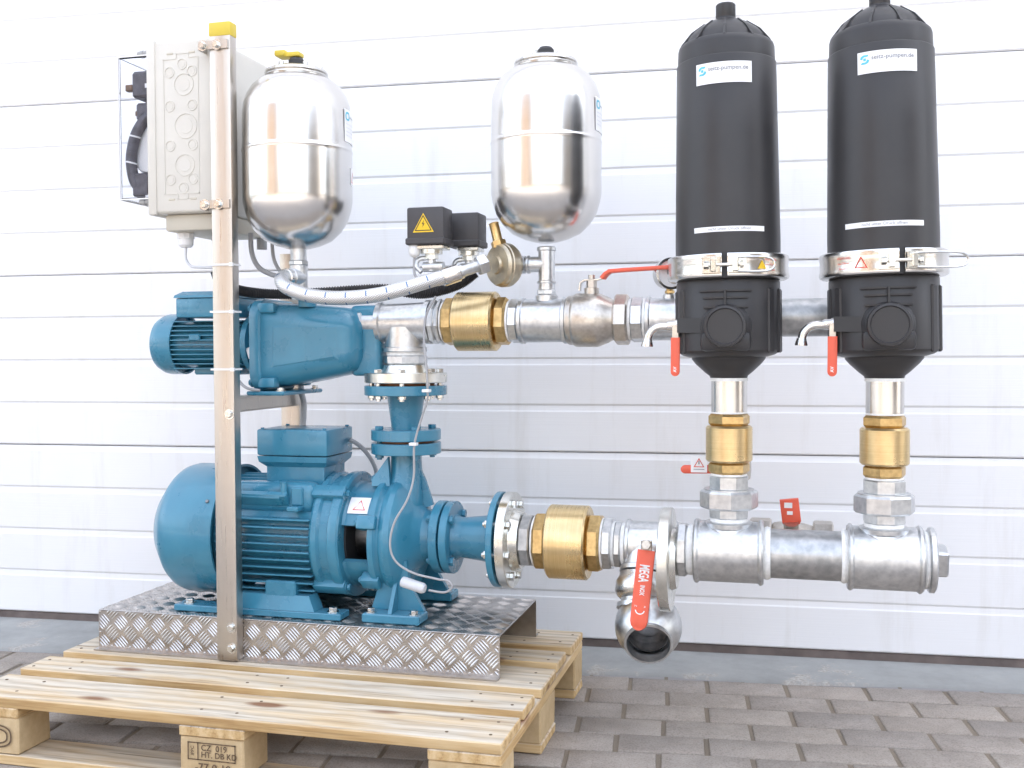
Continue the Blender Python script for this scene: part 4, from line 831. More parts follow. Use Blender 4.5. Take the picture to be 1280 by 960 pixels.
# raised facet on the front of the casing
m = MB(); m.loft([[(-0.700, YA-.095, 0.830), (-0.700, YA-.095, 0.940), (-0.530, YA-.074, 0.938), (-0.530, YA-.074, 0.852)], [(-0.688, YA-.0985, 0.838), (-0.688, YA-.0985, 0.931), (-0.540, YA-.0785, 0.930), (-0.540, YA-.0785, 0.860)]]); J_(m, 'casing_facet', ang=20)
m = MB(); m.box((-0.520, YA-.030, 0.812), (-0.444, YA+.075, 0.984), 0.012, 3); J_(m, 'end_cover')
m = MB(); m.cyl((-0.619, YA-.055, 0), 'Z', 0.022, 0.980, 0.998, 20); J_(m, 'top_port')
for y, z in ((YA-.088, 0.978), (YA-.088, 0.797), (YA+.088, 0.978), (YA+.088, 0.797)):
    m = MB(); m.box((-0.7290, y-.015, z-.012), (-0.6850, y+.015, z+.012), 0.004, 2); lg = J_(m, 'bolt_lug', fl); bolt_head(fl, (-0.7500, y, z), (-1, 0, 0), 0.008, 0.009, 'blue_paint')
m = MB(); m.box((-0.7570, YA-.110, 0.7665), (-0.6570, YA+.110, 0.7765), 0.003); m.box((-0.7420, YA-.08, 0.776), (-0.7270, YA+.08, 0.80), 0.003); J_(m, 'foot')
m = MB(); m.cyl((-0.4350, YA-.03, 0), 'Z', 0.008, 0.800, 0.815, 10); m.hexp((-0.4350, YA-.03, 0), 'Z', 0.010, 0.796, 0.806, 6, .001); J_(m, 'drain_plug')
for y in (YA-.095, YA+.095): bolt_head(jp, (-0.6720, y, 0.7765), 'Z', 0.008, 0.009)

# ------------------------------------------------------------------ control cabinet
cbx = T('control_cabinet', 'beige control cabinet with clear bulging lid, bolted to the post top', 'cabinet', (-0.89, 0.52, 1.16))
CY0, CY1, CX0, CX1, CZ0, CZ1 = 0.3735, 0.640, -0.963, -0.792, 1.203, 1.612
m = MB(); m.box((CX0, CY0, CZ0), (CX1, CY1, CZ1), 0.008, 3); bxb = P(m, 'housing', 'beige_plastic', cbx)
m = MB(); m.box((CX0-0.010, CY0-0.004, CZ0-0.003), (CX0+0.014, CY1+0.004, CZ1+0.003), 0.005, 2); P(m, 'housing_rim', 'beige_plastic', cbx)
m = MB(); m.box((CX0+0.022, CY0+0.02, 1.163), (CX1-0.004, CY1-0.02, CZ0-0.0005), 0.005, 2); P(m, 'cable_base', 'beige_plastic_dark', cbx)
fn = plane_fn(((CX0+CX1)/2-0.008, CY0, (CZ0+CZ1)/2), (1, 0, 0), (0, 0, 1), (0, -1, 0), 0)
yc = CY0; xc, zc = (CX0+CX1)/2-0.004, (CZ0+CZ1)/2
m = MB()   # embossed frame line
hw_, hh_ = 0.047, 0.160; tt = 0.0022
for a, b in (((-hw_, -hh_), (-hw_+tt, hh_)), ((hw_-tt, -hh_), (hw_, hh_)), ((-hw_, hh_-tt), (-0.012, hh_)), ((-0.012, hh_), (-0.010, hh_+.012)), ((-.012, hh_+.010), (.02, hh_+.012)), ((.020, hh_-.0), (.022, hh_+.012)), ((.022, hh_-.0), (hw_, hh_+.002)), ((-hw_, -hh_), (-.012, -hh_+tt)), ((.015, -hh_), (hw_, -hh_+tt)), ((-.012, -hh_-.012), (.017, -hh_-.010)), ((-.012, -hh_-.012), (-.010, -hh_)), ((.015, -hh_-.012), (.017, -hh_))):
    m.box((xc+a[0], yc-0.0012, zc+a[1]), (xc+b[0], yc+0.002, zc+b[1]))
P(m, 'embossed_line', 'beige_plastic', bxb)
for dx, dz, r_ in ((0.008, 0.098, .026), (0.012, 0.000, .030), (0.008, -0.092, .026), (-.030, .048, .013), (.030, .048, .013), (-.030, -.045, .013), (.030, -.045, .013), (-.030, -.125, .013), (.030, -.125, .013), (-.030, .128, .013), (.030, .128, .013), (0.004, .146, .013), (0.004, -.146, .013)):
    m = MB(); m.lathe([(r_-.0022, -.001), (r_-.0016, .0014), (r_, .0014), (r_+.0006, -.001)], (xc+dx, yc, zc+dz), (0, -1, 0), 28, close=False); m.lathe([(0, .0006), (r_*.6, .0006), (r_*.62, -.001)], (xc+dx, yc, zc+dz), (0, -1, 0), 24, close=False); P(m, 'knockout', 'beige_plastic', bxb)
for dx in (-.028, .030):
    for s_ in (-1, 1): m = MB(); m.box((xc+dx-.009, yc-.0012, zc+s_*.172-.003), (xc+dx+.009, yc+.002, zc+s_*.172+.003), .002); P(m, 'mount_slot', 'beige_plastic_dark', bxb)
for z in (1.570, 1.204):
    m = MB(); m.box((-0.813, 0.3362, z), (-0.736, 0.3398, z+0.0205), 0.0008); m.box((-0.813, 0.3399, z), (-0.810, 0.3730, z+0.0205), .0008); st_ = P(m, 'fixing_strap', 'stainless_channel', cbx)
    for x in (-0.799, -0.764): bolt_head(st_, (x, 0.3362, z+.0097), (0, -1, 0), 0.0085, 0.009)
# clear lid: a thin shell
LX0, LX1, LZ0, LZ1, LY0, LY1 = -1.060, -0.974, 1.245, 1.585, 0.390, 0.625
m = MB()
def shell(x0, x1, y0, y1, z0, z1, t=0.0025):
    for lo, hi in (((x0, y0, z0), (x0+t, y1, z1)), ((x0+t, y0, z0), (x1, y0+t, z1)), ((x0+t, y1-t, z0), (x1, y1, z1)), ((x0+t, y0+t, z1-t), (x1, y1-t, z1)), ((x0+t, y0+t, z0), (x1, y1-t, z0+t))): m.box(lo, hi)
shell(LX0, LX1, LY0, LY1, LZ0, LZ1); P(m, 'clear_lid', 'clear_plastic', cbx)
m = MB(); e = 0.0015
for y in (LY0-e, LY1+e):
    for z in (LZ0-e, LZ1+e): m.box((LX0, y-e, z-e), (LX1, y+e, z+e))
for y in (LY0-e, LY1+e): m.box((LX0-2*e, y-e, LZ0-e), (LX0-.0002, y+e, LZ1+e))
for z in (LZ0-e, LZ1+e): m.box((LX0-2*e, LY0, z-e), (LX0-.0002, LY1, z+e))
P(m, 'lid_edge', 'white_plastic', cbx)
for z in (1.593, 1.237):
    for y in (0.400, 0.615):
        m = MB()
        for q in range(5): m.cyl((-1.012+q*0.0075, y, z), 'X', 0.0085 if q % 2 else 0.0072, 0, 0.0072, 12)
        P(m, 'lid_screw', 'grey_plastic', cbx)
m = MB(); m.box((-1.034, 0.40, 1.490), (-0.976, 0.46, 1.554), 0.006); m.box((-1.030, 0.41, 1.438), (-0.978, 0.45, 1.480), 0.005); m.box((-1.036, 0.40, 1.252), (-0.990, 0.45, 1.308), 0.004); m.box((-.990, .41, 1.265), (-.976, .44, 1.283), .002); P(m, 'switchgear', 'device_grey', cbx)
for q in ((-1.046, .415, 1.517, .010), (-1.026, .418, 1.545, .007), (-1.025, .42, 1.455, .008)):
    m = MB(); m.box((q[0]-q[3], q[1]-.008, q[2]-q[3]*.8), (q[0]+q[3], q[1]+.008, q[2]+q[3]*.8), .002); P(m, 'terminal', 'device_brown', cbx)
m = MB(); m.box((-0.995, 0.40, 1.512), (-0.988, 0.3985, 1.522)); m.box((-1.0, .402, 1.245), (-.976, .44, 1.256)); P(m, 'device_label', 'sticker_white', cbx)
m = MB(); m.tube([(-0.985, 0.425, 1.455), (-1.005, 0.415, 1.44), (-1.028, 0.410, 1.405), (-1.040, 0.408, 1.36), (-1.041, 0.408, 1.325), (-1.034, 0.41, 1.29), (-1.02, 0.415, 1.27)], 0.0135, 12); wl = P(m, 'wiring_loom', 'device_grey', cbx)
for z, x in ((1.398, -1.031), (1.335, -1.041)): m = MB(); m.cyl((x, 0.4085, z), (0.25, 0, 1), 0.0146, -.002, .002, 14); P(m, 'cable_tie', 'white_plastic', wl)
m = MB(); m.lathe([(.052, -.05), (.060, -.03), (.060, .03), (.052, .05)], (-1.0, 0.470, 1.365), (0, 1, 0), 32); m.box((-1.025, .43, 1.30), (-.976, .60, 1.43), .012, 3); P(m, 'trunking_cover', 'white_plastic', cbx)
for x, y, r_ in ((-0.915, 0.44, .0205), (-0.862, 0.50, .016), (-0.808, 0.44, .014)):
    m = MB(); m.hexp((x, y, 0), 'Z', r_, 1.148, 1.1628, 10, .001); m.lathe([(r_*.9, 1.148), (r_*.88, 1.134), (r_*.6, 1.128), (0, 1.128)], (x, y, 0), 'Z', 24); P(m, 'cable_gland', 'white_plastic' if r_ > .02 else 'grey_plastic', cbx)
for x, y, r_ in ((-0.765, 0.60, .013),):
    m = MB(); m.cyl((x-.03, y, 0), 'Z', r_, 1.135, 1.1625, 16); P(m, 'cable_gland', 'grey_plastic', cbx)

# ------------------------------------------------------------------ cables and conduit
def cable(label, pts, r, mat, seg=10, name='cable', cat='cable'):
    m = MB(); m.tube(pts, r, seg, 8); o = P(m, name, mat, loc=pts[-1]); return tag(o, label, cat)
cable('light thin cable hanging from the white gland of the cabinet', [(-0.915, 0.44, 1.129), (-0.915, 0.44, 1.10), (-0.898, 0.435, 1.082), (-0.87, 0.43, 1.078), (-0.83, 0.43, 1.076)], 0.003, 'cable_light')
cable('grey thin cable beside the white gland running into the black conduit', [(-0.862, 0.50, 1.128), (-0.860, 0.49, 1.105), (-0.850, 0.48, 1.085), (-0.84, 0.47, 1.062)], 0.0038, 'cable_grey')
cable('dark cable from the cabinet bottom beside the steel post', [(-0.835, 0.47, 1.163), (-0.834, 0.465, 1.12), (-0.842, 0.46, 1.09), (-0.84, 0.455, 1.055)], 0.0045, 'conduit_black')
cable('thick grey cable curving from the cabinet to the left tank foot', [(-0.772, 0.50, 1.165), (-0.770, 0.50, 1.12), (-0.755, 0.50, 1.085), (-0.725, 0.50, 1.065), (-0.690, 0.50, 1.056), (-0.65, 0.52, 1.05)], 0.0062, 'cable_grey')
cable('slimmer grey cable below the left tank, right of the thick one', [(-0.725, 0.52, 1.16), (-0.722, 0.52, 1.11), (-0.71, 0.52, 1.08), (-0.69, 0.52, 1.062), (-0.66, 0.53, 1.05)], 0.0045, 'cable_grey')
m = MB(); m.tube([(-0.846, 0.46, 1.070), (-0.838, 0.46, 1.050), (-0.815, 0.462, 1.032), (-0.775, 0.465, 1.020), (-0.73, 0.47, 1.014), (-0.67, 0.49, 1.012), (-0.60, 0.515, 1.016), (-0.52, 0.545, 1.022), (-0.44, 0.56, 1.024), (-0.36, 0.565, 1.012), (-0.30, 0.56, 1.018), (-0.25, 0.565, 1.034), (-0.215, 0.575, 1.06)], 0.0125, 14, 26, True, lambda i, n: 0.0105+0.0028*(i % 2))
cd = tag(P(m, 'corrugated_conduit', 'conduit_black', loc=(-0.6, 0.5, 1.0), ang=20), 'black corrugated conduit passing behind the braided hose', 'conduit')
cable('grey motor cable running down beside the short rear post', [(-0.72, 0.66, 0.83), (-0.738, 0.70, 0.77), (-0.738, 0.715, 0.73), (-0.735, 0.70, 0.66), (-0.72, 0.665, 0.61)], 0.0078, 'cable_grey')
cable('grey cable arching from the terminal box behind the big pump', [(-0.556, 0.60, 0.650), (-0.535, 0.62, 0.630), (-0.515, 0.64, 0.595), (-0.505, 0.65, 0.555), (-0.51, 0.65, 0.50)], 0.0055, 'cable_grey')
cable('short grey cable loop under the small pump flange', [(-0.80, 0.46, 0.82), (-0.775, 0.45, 0.795), (-0.75, 0.44, 0.783), (-0.72, 0.44, 0.779)], 0.0035, 'cable_grey')

# ------------------------------------------------------------------ black disc filters
YF = 0.40
def filt(X, which, label, slot):
    t = T('disc_filter', label, 'filter', (X, YF, 0.812), 'black disc filters'); o = (X, YF, 0)
    bl = 'black_plastic'
    m = MB(); m.lathe([(0.104, 1.062), (0.1078, 1.066), (0.1078, 1.10), (0.1045, 1.30), (0.1018, 1.462), (0.1008, 1.464), (0.0995, 1.465), (0.0985, 1.494), (0.0965, 1.501), (0.0915, 1.506), (0.080, 1.507)], o, 'Z', 96); bowl = P(m, 'bowl', bl, t, ang=40)
    m = MB(); m.lathe([(0.0850, 1.5065), (0.0795, 1.519), (0.068, 1.532), (0.050, 1.545), (0.030, 1.5555), (0.021, 1.558), (0.0205, 1.562)], o, 'Z', 72); dome = P(m, 'dome', bl, t, ang=30)
    m = MB(); m.lathe([(0.0195, 1.561), (0.0205, 1.563), (0.0205, 1.588), (0.018, 1.591), (0, 1.591)], o, 'Z', 28); P(m, 'air_plug', bl, t)
    for i in range(10):
        a = 2*PI*i/10+0.33*which; d = Vector((math.cos(a), math.sin(a), 0)); s_ = Vector((-d.y, d.x, 0))*0.0024
        m = MB(); b0 = Vector(o); pts = [b0+d*.0955+Vector((0, 0, 1.502)), b0+d*.0940+Vector((0, 0, 1.5055)), b0+d*.074+Vector((0, 0, 1.530)), b0+d*.046+Vector((0, 0, 1.5500)), b0+d*.040+Vector((0, 0, 1.540)), b0+d*.07+Vector((0, 0, 1.502))]
        m.poly([p-s_ for p in pts], s_*2); P(m, 'dome_rib', bl, dome, smooth=False)
    # stickers bent round the bowl
    def side(zc, r, am=0.0): return lambda off: (lambda u, v: (X+(r+off)*math.sin(am+u/r), YF-(r+off)*math.cos(am+u/r), zc+v))
    am = 0.0 if which == 1 else 0.05
    f = side(1.425, 0.1034, am); m = MB(); grid2d(m, -0.057, 0.057, -0.021, 0.021, 20, f(0.0007)); sk = P(m, 'brand_sticker', 'sticker_white', t)
    m = MB()
    S1 = [(-.0105, .002), (-.0085, .0075), (-.003, .0105), (.009, .0105), (.0065, .006), (-.001, .006), (-.0045, .0035), (-.005, .0)]
    S2 = [(-p[0], -p[1]) for p in S1]
    for S_ in (S1, S2): put2d(m, [(p[0]*.85-.043, p[1]*.85+.006) for p in S_], [tuple(range(8))], f(.0013))
    put2d(m, [(-.0455, .0085), (-.0405, .0085), (-.0405, .0035), (-.0455, .0035)], [(0, 1, 2, 3)], f(.0013)); P(m, 'logo', 'ink_cyan', sk, smooth=False)
    m = MB(); text(m, 'seitz-pumpen.de', 0.0122, f(.0013), 0.00012, 'LEFT', (-.031, .0085)); P(m, 'lettering', 'ink_grey', sk, smooth=False)
    m = MB(); text(m, 'Seitz Pumpen GmbH', 0.0042, f(.0013), 0, 'LEFT', (-.014, -.004)); text(m, 'Tel. Fax. Internet', 0.0040, f(.0013), 0, 'LEFT', (-.014, -.0105)); P(m, 'small_print', 'ink_pale', sk, smooth=False)
    f = side(1.113, 0.1075, 0.09 if which == 1 else -0.05); m = MB(); grid2d(m, -0.0785 if which == 2 else -.0745, 0.0785 if which == 2 else .0745, -0.0052, 0.0052, 24, f(0.0007)); sk = P(m, 'pressure_label', 'sticker_white', t)
    m = MB(); text(m, 'nicht unter Druck öffnen', 0.0085, f(.0013), 0, 'CENTER', (0, .0003)); P(m, 'lettering', 'ink_grey', sk, smooth=False)
    # clamp band
    c = T('x', '', '', (0, 0, 0)); bpy.data.objects.remove(c)
    gap = 0.045; a0, a1 = -PI/2+slot+gap, -PI/2+slot+2*PI-gap
    m = MB(); pr_ = [(0.106, 1.015), (0.1185, 1.015), (0.1235, 1.0175), (0.1250, 1.022), (0.1235, 1.030), (0.1232, 1.040), (0.1232, 1.050), (0.1250, 1.058), (0.1235, 1.0635), (0.1185, 1.066), (0.106, 1.066), (0.106, 1.015)]
    m.lathe(pr_, o, 'Z', 96, a0, a1, close=False)
    for a in (a0, a1): m.raw([(X+r*math.cos(a), YF+r*math.sin(a), z) for r, z in pr_[:-1]], [tuple(range(11))])
    cl = P(m, 'clamp_band', 'brushed_stainless', t, ang=40)
    m = MB(); m.cyl(o, 'Z', 0.1155, 1.0152, 1.0658, 64); P(m, 'clamp_gasket', 'black_rubber', t)
    def cp(da, r, z): a = -PI/2+slot+da; return Vector((X+r*math.cos(a), YF+r*math.sin(a), z))
    for da in (-0.165, 0.165):
        rz = Matrix.Rotation(slot+da, 3, 'Z'); p = cp(da, 0.1285, 1.040); m = MB()
        m.box(p-Vector((.006, .008, .014)), p+Vector((.006, .004, .014)), .002, 1, rz); p2 = cp(da*1.25, 0.1265, 1.040); m.box(p2-Vector((.018, .0025, .017)), p2+Vector((.018, .001, .017)), .001, 1, rz); P(m, 'clamp_lug', 'zinc_plate', cl)
    m = MB(); m.tube([cp(-.27, .1315, 1.040), cp(.24, .1315, 1.040)], 0.0036, 10, 0); P(m, 'clamp_bolt', 'bolt_steel', cl)
    m = MB(); pa = cp(-.235, .1315, 1.040); m.hexp(pa, Vector((-1, 0, 0)) , 0.008, 0, 0.010, 6, .001); P(m, 'clamp_nut', 'bolt_steel', cl); m = MB(); m.hexp(cp(.235, .1315, 1.040), 'X', 0.007, 0, 0.007, 6, .001); P(m, 'clamp_nut', 'bolt_steel', cl)
    m = MB(); rr = .1295
    hp = [cp(.20, rr, 1.0535), cp(.38, rr+.001, 1.0545), cp(.60, rr+.004, 1.054), cp(.72, rr+.008, 1.050), cp(.76, rr+.010, 1.040), cp(.72, rr+.008, 1.030), cp(.60, rr+.004, 1.026), cp(.38, rr+.001, 1.0255), cp(.20, rr, 1.0265)]
    if slot > 0.1: hp = [cp(.20, rr, 1.0535), cp(.45, rr+.006, 1.0545), cp(.75, rr+.025, 1.054), cp(.88, rr+.033, 1.049), cp(.92, rr+.036, 1.040), cp(.88, rr+.033, 1.031), cp(.75, rr+.025, 1.026), cp(.45, rr+.006, 1.0255), cp(.20, rr, 1.0265)]
    m.tube(hp, 0.0022, 8, 6); P(m, 'clamp_handle', 'bolt_steel', cl)
    fc = lambda da, zc: (lambda off: (lambda u, v: cp(da+u/.1235, .1234+off, zc+v)))
    if which == 1:
        f = fc(.62, 1.040); m = MB(); put2d(m, sc(TRI, .020), [(0, 1, 2)], f(.0012)); P(m, 'yellow_triangle', 'sticker_yellow', cl, smooth=False)
        f = fc(.80, 1.040)
    else:
        f = fc(-.62, 1.040); m = MB(); put2d(m, *poly_frame(sc(TRI, .026), .74), f(.0012)); P(m, 'red_triangle', 'ink_red', cl, smooth=False)
        f = fc(-.92, 1.040)
    m = MB()
    for q, s_ in enumerate(('ACHTUNG', 'vor Öffnen', 'drucklos')): text(m, s_, .0062, f(.0012), 0, 'CENTER', (0, .010-q*.010))
    P(m, 'band_print', 'ink_red', cl, smooth=False)
    # lower body
    m = MB(); m.lathe([(0.104, 1.0148), (0.1065, 1.010), (0.1068, 0.870), (0.104, 0.866), (0.094, 0.860), (0.080, 0.856)], o, 'Z', 72); lb = P(m, 'base_body', bl, t, ang=30)
    m = MB(); m.lathe([(0.079, 0.866), (0.076, 0.852), (0.068, 0.842), (0.050, 0.825), (0.040, 0.817), (0.038, 0.812), (0, 0.812)], o, 'Z', 56); P(m, 'outlet_cone', bl, t, ang=30)
    for i in range(16):      # upright stiffening pilasters
        a = R(10)+2*PI*i/16
        if abs(((a+PI/2+PI) % (2*PI))-PI) < 0.62: continue
        d = Vector((math.cos(a), math.sin(a), 0)); rz = Matrix.Rotation(a, 3, 'Z'); p = Vector((X, YF, 0.93))+d*0.1055
        m = MB(); m.box(p-Vector((.004, .010, .066)), p+Vector((.0045, .010, .066)), .003, 1, rz); P(m, 'pilaster', bl, lb)
    for z, hw in ((0.990, .50), (0.976, .42), (0.957, .42), (0.937, .44), (0.914, .46)):
        m = MB(); m.lathe([(0.100, z-.0022), (0.1105, z-.0018), (0.1105, z+.0018), (0.100, z+.0022)], o, 'Z', 24, -PI/2-hw, -PI/2+hw, close=False); P(m, 'rib', bl, lb)
    m = MB(); m.box((X-.002, YF-.118, .950), (X+.002, YF-.10, .992), .001); P(m, 'rib', bl, lb)
    m = MB(); m.lathe([(.052, .085), (.050, .100), (.044, .108), (.042, .110), (.042, .128), (.0405, .132), (.036, .133), (.034, .130), (.0, .1305)], (X, YF, .918), (0, -1, 0), 56, close=False); P(m, 'port_cap', bl, t, ang=28)
    m = MB(); m.cyl((X, YF, .942), 'Y', .05, .08, .105, 40); P(m, 'rear_port', bl, t)
    m = MB(); m.loft([[(X-.03, YF-.108, .935), (X-.03, YF-.108, .905), (X-.03, YF-.085, .905), (X-.03, YF-.085, .935)], [(X-.100, YF-.070, .938), (X-.100, YF-.070, .908), (X-.100, YF-.035, .908), (X-.100, YF-.035, .938)]]); P(m, 'side_arm', bl, lb)
    m = MB(); m.box((X-.050, YF-.114, .868), (X+.050, YF-.09, .908), .01, 2); P(m, 'front_boss', bl, lb)
    return t
f1 = filt(0.391, 1, 'black disc filter with the clamp slot at its front centre, left of the pair', 0.0)
f2 = filt(0.701, 2, 'black disc filter above the plugged manifold end, clamp loop sticking out right', 0.20)
def sample_tap(label, X):
    t = T('sample_tap', label, 'tap', (X-.12, 0.35, .82), 'red levered sample taps'); y = 0.348; z = .923
    m = MB(); m.lathe([(.011, 0), (.0125, .004), (.0125, .02), (.0105, .024), (.0105, .036), (.0085, .040)], (X-.085, y, z), (-1, 0, -.06), 20); m.cyl((X-.106, y, z-.003), 'Z', .007, -.020, 0, 12); P(m, 'body', 'cast_steel', t)
    m = MB(); m.tube([(X-.122, y, z-.003), (X-.138, y, z-.003), (X-.152, y, z-.008), (X-.161, y, z-.018), (X-.165, y, z-.030)], .0085, 14, 6); m.lathe([(.009, 0), (.0125, .012), (.0125, .015), (.010, .015)], (X-.1652, y, z-.029), (-.06, 0, -1), 18); P(m, 'spout', 'bolt_steel', t)
    m = MB(); m.box((X-.113, y-.014, z-.034), (X-.099, y-.010, z-.002), .001); m.cyl((X-.106, y, z-.006), (0, -1, 0), .006, 0, .018, 10); P(m, 'lever_arm', 'nickel_bronze', t)
    hd_ = lever(t, [(X-.106, y-.012, z-.026), (X-.106, y-.012, z-.06), (X-.1065, y-.012, z-.106)], .0185, 'red_vinyl', (0, -1, 0), .006, 'lever_sleeve')
    m = MB(); text(m, 'AV', .009, lambda u, v: (X-.1065-v, y-.0158, z-.092+u), .0002); P(m, 'lettering', 'ink_white', hd_, smooth=False)
f1.rotation_euler = (0, -.010, 0); f2.rotation_euler = (0, -.018, 0)
sample_tap('chrome sample tap with red lever on the left filter', .392); sample_tap('chrome sample tap with red lever on the right filter', .703)

# ------------------------------------------------------------------ columns below the filters and the low manifold
ZM2 = 0.445; OF = (0, YF, ZM2)
for X, side_, cl_ in ((.392, 'left', 'tagged red lever'), (.702, 'right', 'end plug')):
    o = (X, YF, 0)
    t = T('riser_pipe', f'short bare steel pipe stub under the {side_} black filter', 'pipe', (X, YF, .738)); m = MB(); m.cyl(o, 'Z', .0372, .738, .8118, 40); P(m, 'pipe', 'brushed_stainless', t)
    m = MB(); m.ring(o, 'Z', .036, .0395, .806, .8125, 36); P(m, 'thread_tape', 'tape_white', t)
    check_valve(f'upright brass check valve under the {side_} filter, above the {cl_}' if side_ == 'right' else 'upright brass check valve under the left filter, in front of the tagged red lever', (X, YF, .674), 'Z', .126, .0485, .0435, 'turned_brass_z', .025, GV)
    t = T('pipe_union', f'galvanised hexagon union between brass valve and manifold on the {side_} riser', 'pipe fitting', (X, YF, .51))
    m = MB(); m.hexp(o, 'Z', .0425, .578, .606, 8, .002, .4); P(m, 'upper_hex', 'galvanized', t, ang=25)
    m = MB(); m.hexp(o, 'Z', .0605, .538, .576, 8, .004, .12); m.cyl(o, 'Z', .052, .575, .579, 32); P(m, 'union_nut', 'galvanized', t, ang=25)
    m = MB(); m.hexp(o, 'Z', .0425, .5175, .5375, 8, .002, .4); P(m, 'lower_hex', 'galvanized', t, ang=25)
    m = MB(); m.cyl(o, 'Z', .039, .510, .5175, 32); P(m, 'thread_tape', 'tape_white', t)
mf = T('manifold', 'galvanised low manifold of two tees joined by a darker pipe', 'pipe', (0.55, YF, ZM2-.07))
for c, h0, h1 in ((.392, .320, .464), (.702, .630, .776)):
    m = MB(); band(m, OF, 'X', .0685, h0, h0+.012, 48, .004); m.cyl(OF, 'X', .0645, h0+.012, h1-.012, 56); band(m, OF, 'X', .0685, h1-.012, h1, 48, .004)
    m.lathe([(.056, .470), (.050, .484), (.0465, .496), (.0500, .499), (.0505, .508), (.046, .5098), (.03, .5098)], (c, YF, 0), 'Z', 48); P(m, 'tee', 'galvanized', mf, ang=40)
m = MB(); m.cyl(OF, 'X', .0512, .478, .618, 48); P(m, 'pipe', 'galvanized_pipe', mf)
for a, b, r_ in ((.464, .4778, .0545), (.6182, .630, .0545), (.306, .320, .053), (.776, .785, .058)):
    m = MB(); m.lathe([(r_-.002, a), (r_, a+.003), (r_+.001, (a+b)/2), (r_-.001, b)], OF, 'X', 40); P(m, 'thread_tape', 'tape_white', mf)
m = MB(); m.lathe([(.03, .785), (.062, .785), (.066, .788), (.066, .796), (.062, .799), (.02, .799)], OF, 'X', 48); m.box((.7995, YF-.026, ZM2-.026), (.823, YF+.026, ZM2+.026), .004, 1, Matrix.Rotation(R(12), 3, 'X')); P(m, 'end_plug', 'galvanized', mf)
m = MB(); m.hexp(OF, 'X', .059, .286, .306, 8, .003, .3); P(m, 'hex_nipple', 'galvanized', mf, ang=25)
m = MB(); m.lathe([(0, .251), (.109, .251), (.1105, .253), (.1105, .2715), (.109, .2735), (.066, .2738), (.061, .285), (.04, .286)], (0, YF, ZM2-.022), 'X', 64); P(m, 'end_flange', 'zinc_plate', mf)

# ------------------------------------------------------------------ suction end: tee, valve, ball coupling
sx = .202
st = fitting('suction_tee', 'galvanised tee right of the big brass valve, behind the manifold flange', 'pipe fitting', (sx, YA, .36))
m = MB(); m.hexp(OL, 'X', .063, .101, .122, 8, .003, .2); m.hexp(OL, 'X', .056, .128, .144, 8, .003, .25); P(m, 'hex_nipple', 'galvanized', st, ang=25)
m = MB(); m.cyl(OL, 'X', .052, .122, .128, 32); m.cyl(OL, 'X', .050, .144, .153, 32); P(m, 'thread_tape', 'tape_white', st)
m = MB(); band(m, OL, 'X', .059, .153, .164, 40, .003); m.cyl(OL, 'X', .055, .164, .26, 48); band(m, OL, 'X', .059, .26, .271, 40, .003); m.lathe([(.054, -.01), (.053, .055), (.058, .058), (.058, .068), (.045, .070)], (sx, YA, ZL), (-.05, -.45, -.9), 40); P(m, 'tee_body', 'galvanized', st)
m = MB(); m.cyl(OL, 'X', .044, .271, .43, 40); m.cyl(OL, 'X', .044, .61, .66, 40); P(m, 'rear_pipe', 'galvanized_pipe', st)
bdr = Vector((-.05, -.45, -.9)).normalized(); vb = Vector((sx, YA, ZL))+bdr*.070
sv = fitting('ball_valve', 'stainless ball valve above the ball coupling, with wide red lever hanging in front', 'valve', vb+bdr*.07)
m = MB(); m.lathe([(.045, 0), (.056, .002), (.058, .012), (.063, .022), (.063, .044), (.057, .054), (.052, .058), (.045, .060)], vb, bdr, 44); P(m, 'body', 'cast_steel', sv)
lv0, lv1 = Vector((.218, .400, .440)), Vector((.203, .372, .272))
nb = Vector((.0, -.93, .36)); so = vb+bdr*.033
m = MB(); m.cyl(so, (0.05, -.93, .30), .014, .05, .075, 16); m.tube([so+Vector((.004, -.07, .022)), so+Vector((.008, -.09, .045)), lv0+Vector((0, .006, .004))], .008, 10, 4); m.hexp(lv0+Vector((0, -.003, .012)), (0, -1, .2), .011, 0, .010, 6, .001); P(m, 'stem_nut', 'nickel_bronze', sv)
hd_ = lever(sv, [lv0, lv0.lerp(lv1, .33), lv0.lerp(lv1, .66), lv1], .038, 'red_vinyl', (-.1, -.98, .2), .008, 'lever_sleeve')
m = MB(); m.box(lv0-Vector((.012, .003, .004)), lv0+Vector((.012, .003, .022)), .002); P(m, 'lever_arm', 'nickel_bronze', sv)
ld = (lv1-lv0).normalized(); lsd = Vector((1, 0, 0)); lsd = (lsd-ld*lsd.dot(ld)).normalized(); ln_ = ld.cross(lsd).normalized()
if ln_.y > 0: ln_ = -ln_
m = MB(); lf = lambda t, off=0.0: (lambda u, v: lv0+(lv1-lv0)*t - ld*u*-1 + lsd*v + ln_*.0052)
text(m, 'MEGA', .030, lf(.29), .0009, sx=.46); text(m, 'INOX', .014, lf(.50), .0004, sx=.6)
put2d(m, [(.0008+.011*math.cos(R(a)), .011*math.sin(R(a))) for a in range(-80, 81, 20)]+[(.0008+.0085*math.cos(R(a)), .0085*math.sin(R(a))) for a in range(-80, 81, 20)], [(i, i+1, 10+i, 9+i) for i in range(8)], lf(.735)); text(m, 'A', .007, lf(.70), 0, at=(0, .010)); text(m, 'Z', .007, lf(.70), 0, at=(0, -.010))
P(m, 'lettering', 'ink_white', hd_, smooth=False)
bc = fitting('ball_coupling', 'galvanised ball coupling hanging open beside the pallet corner', 'coupling', (.206, .475, .175))
bO = Vector((.213, .468, .257)); md = Vector((.12, -.91, -.40)).normalized(); rB = .0745
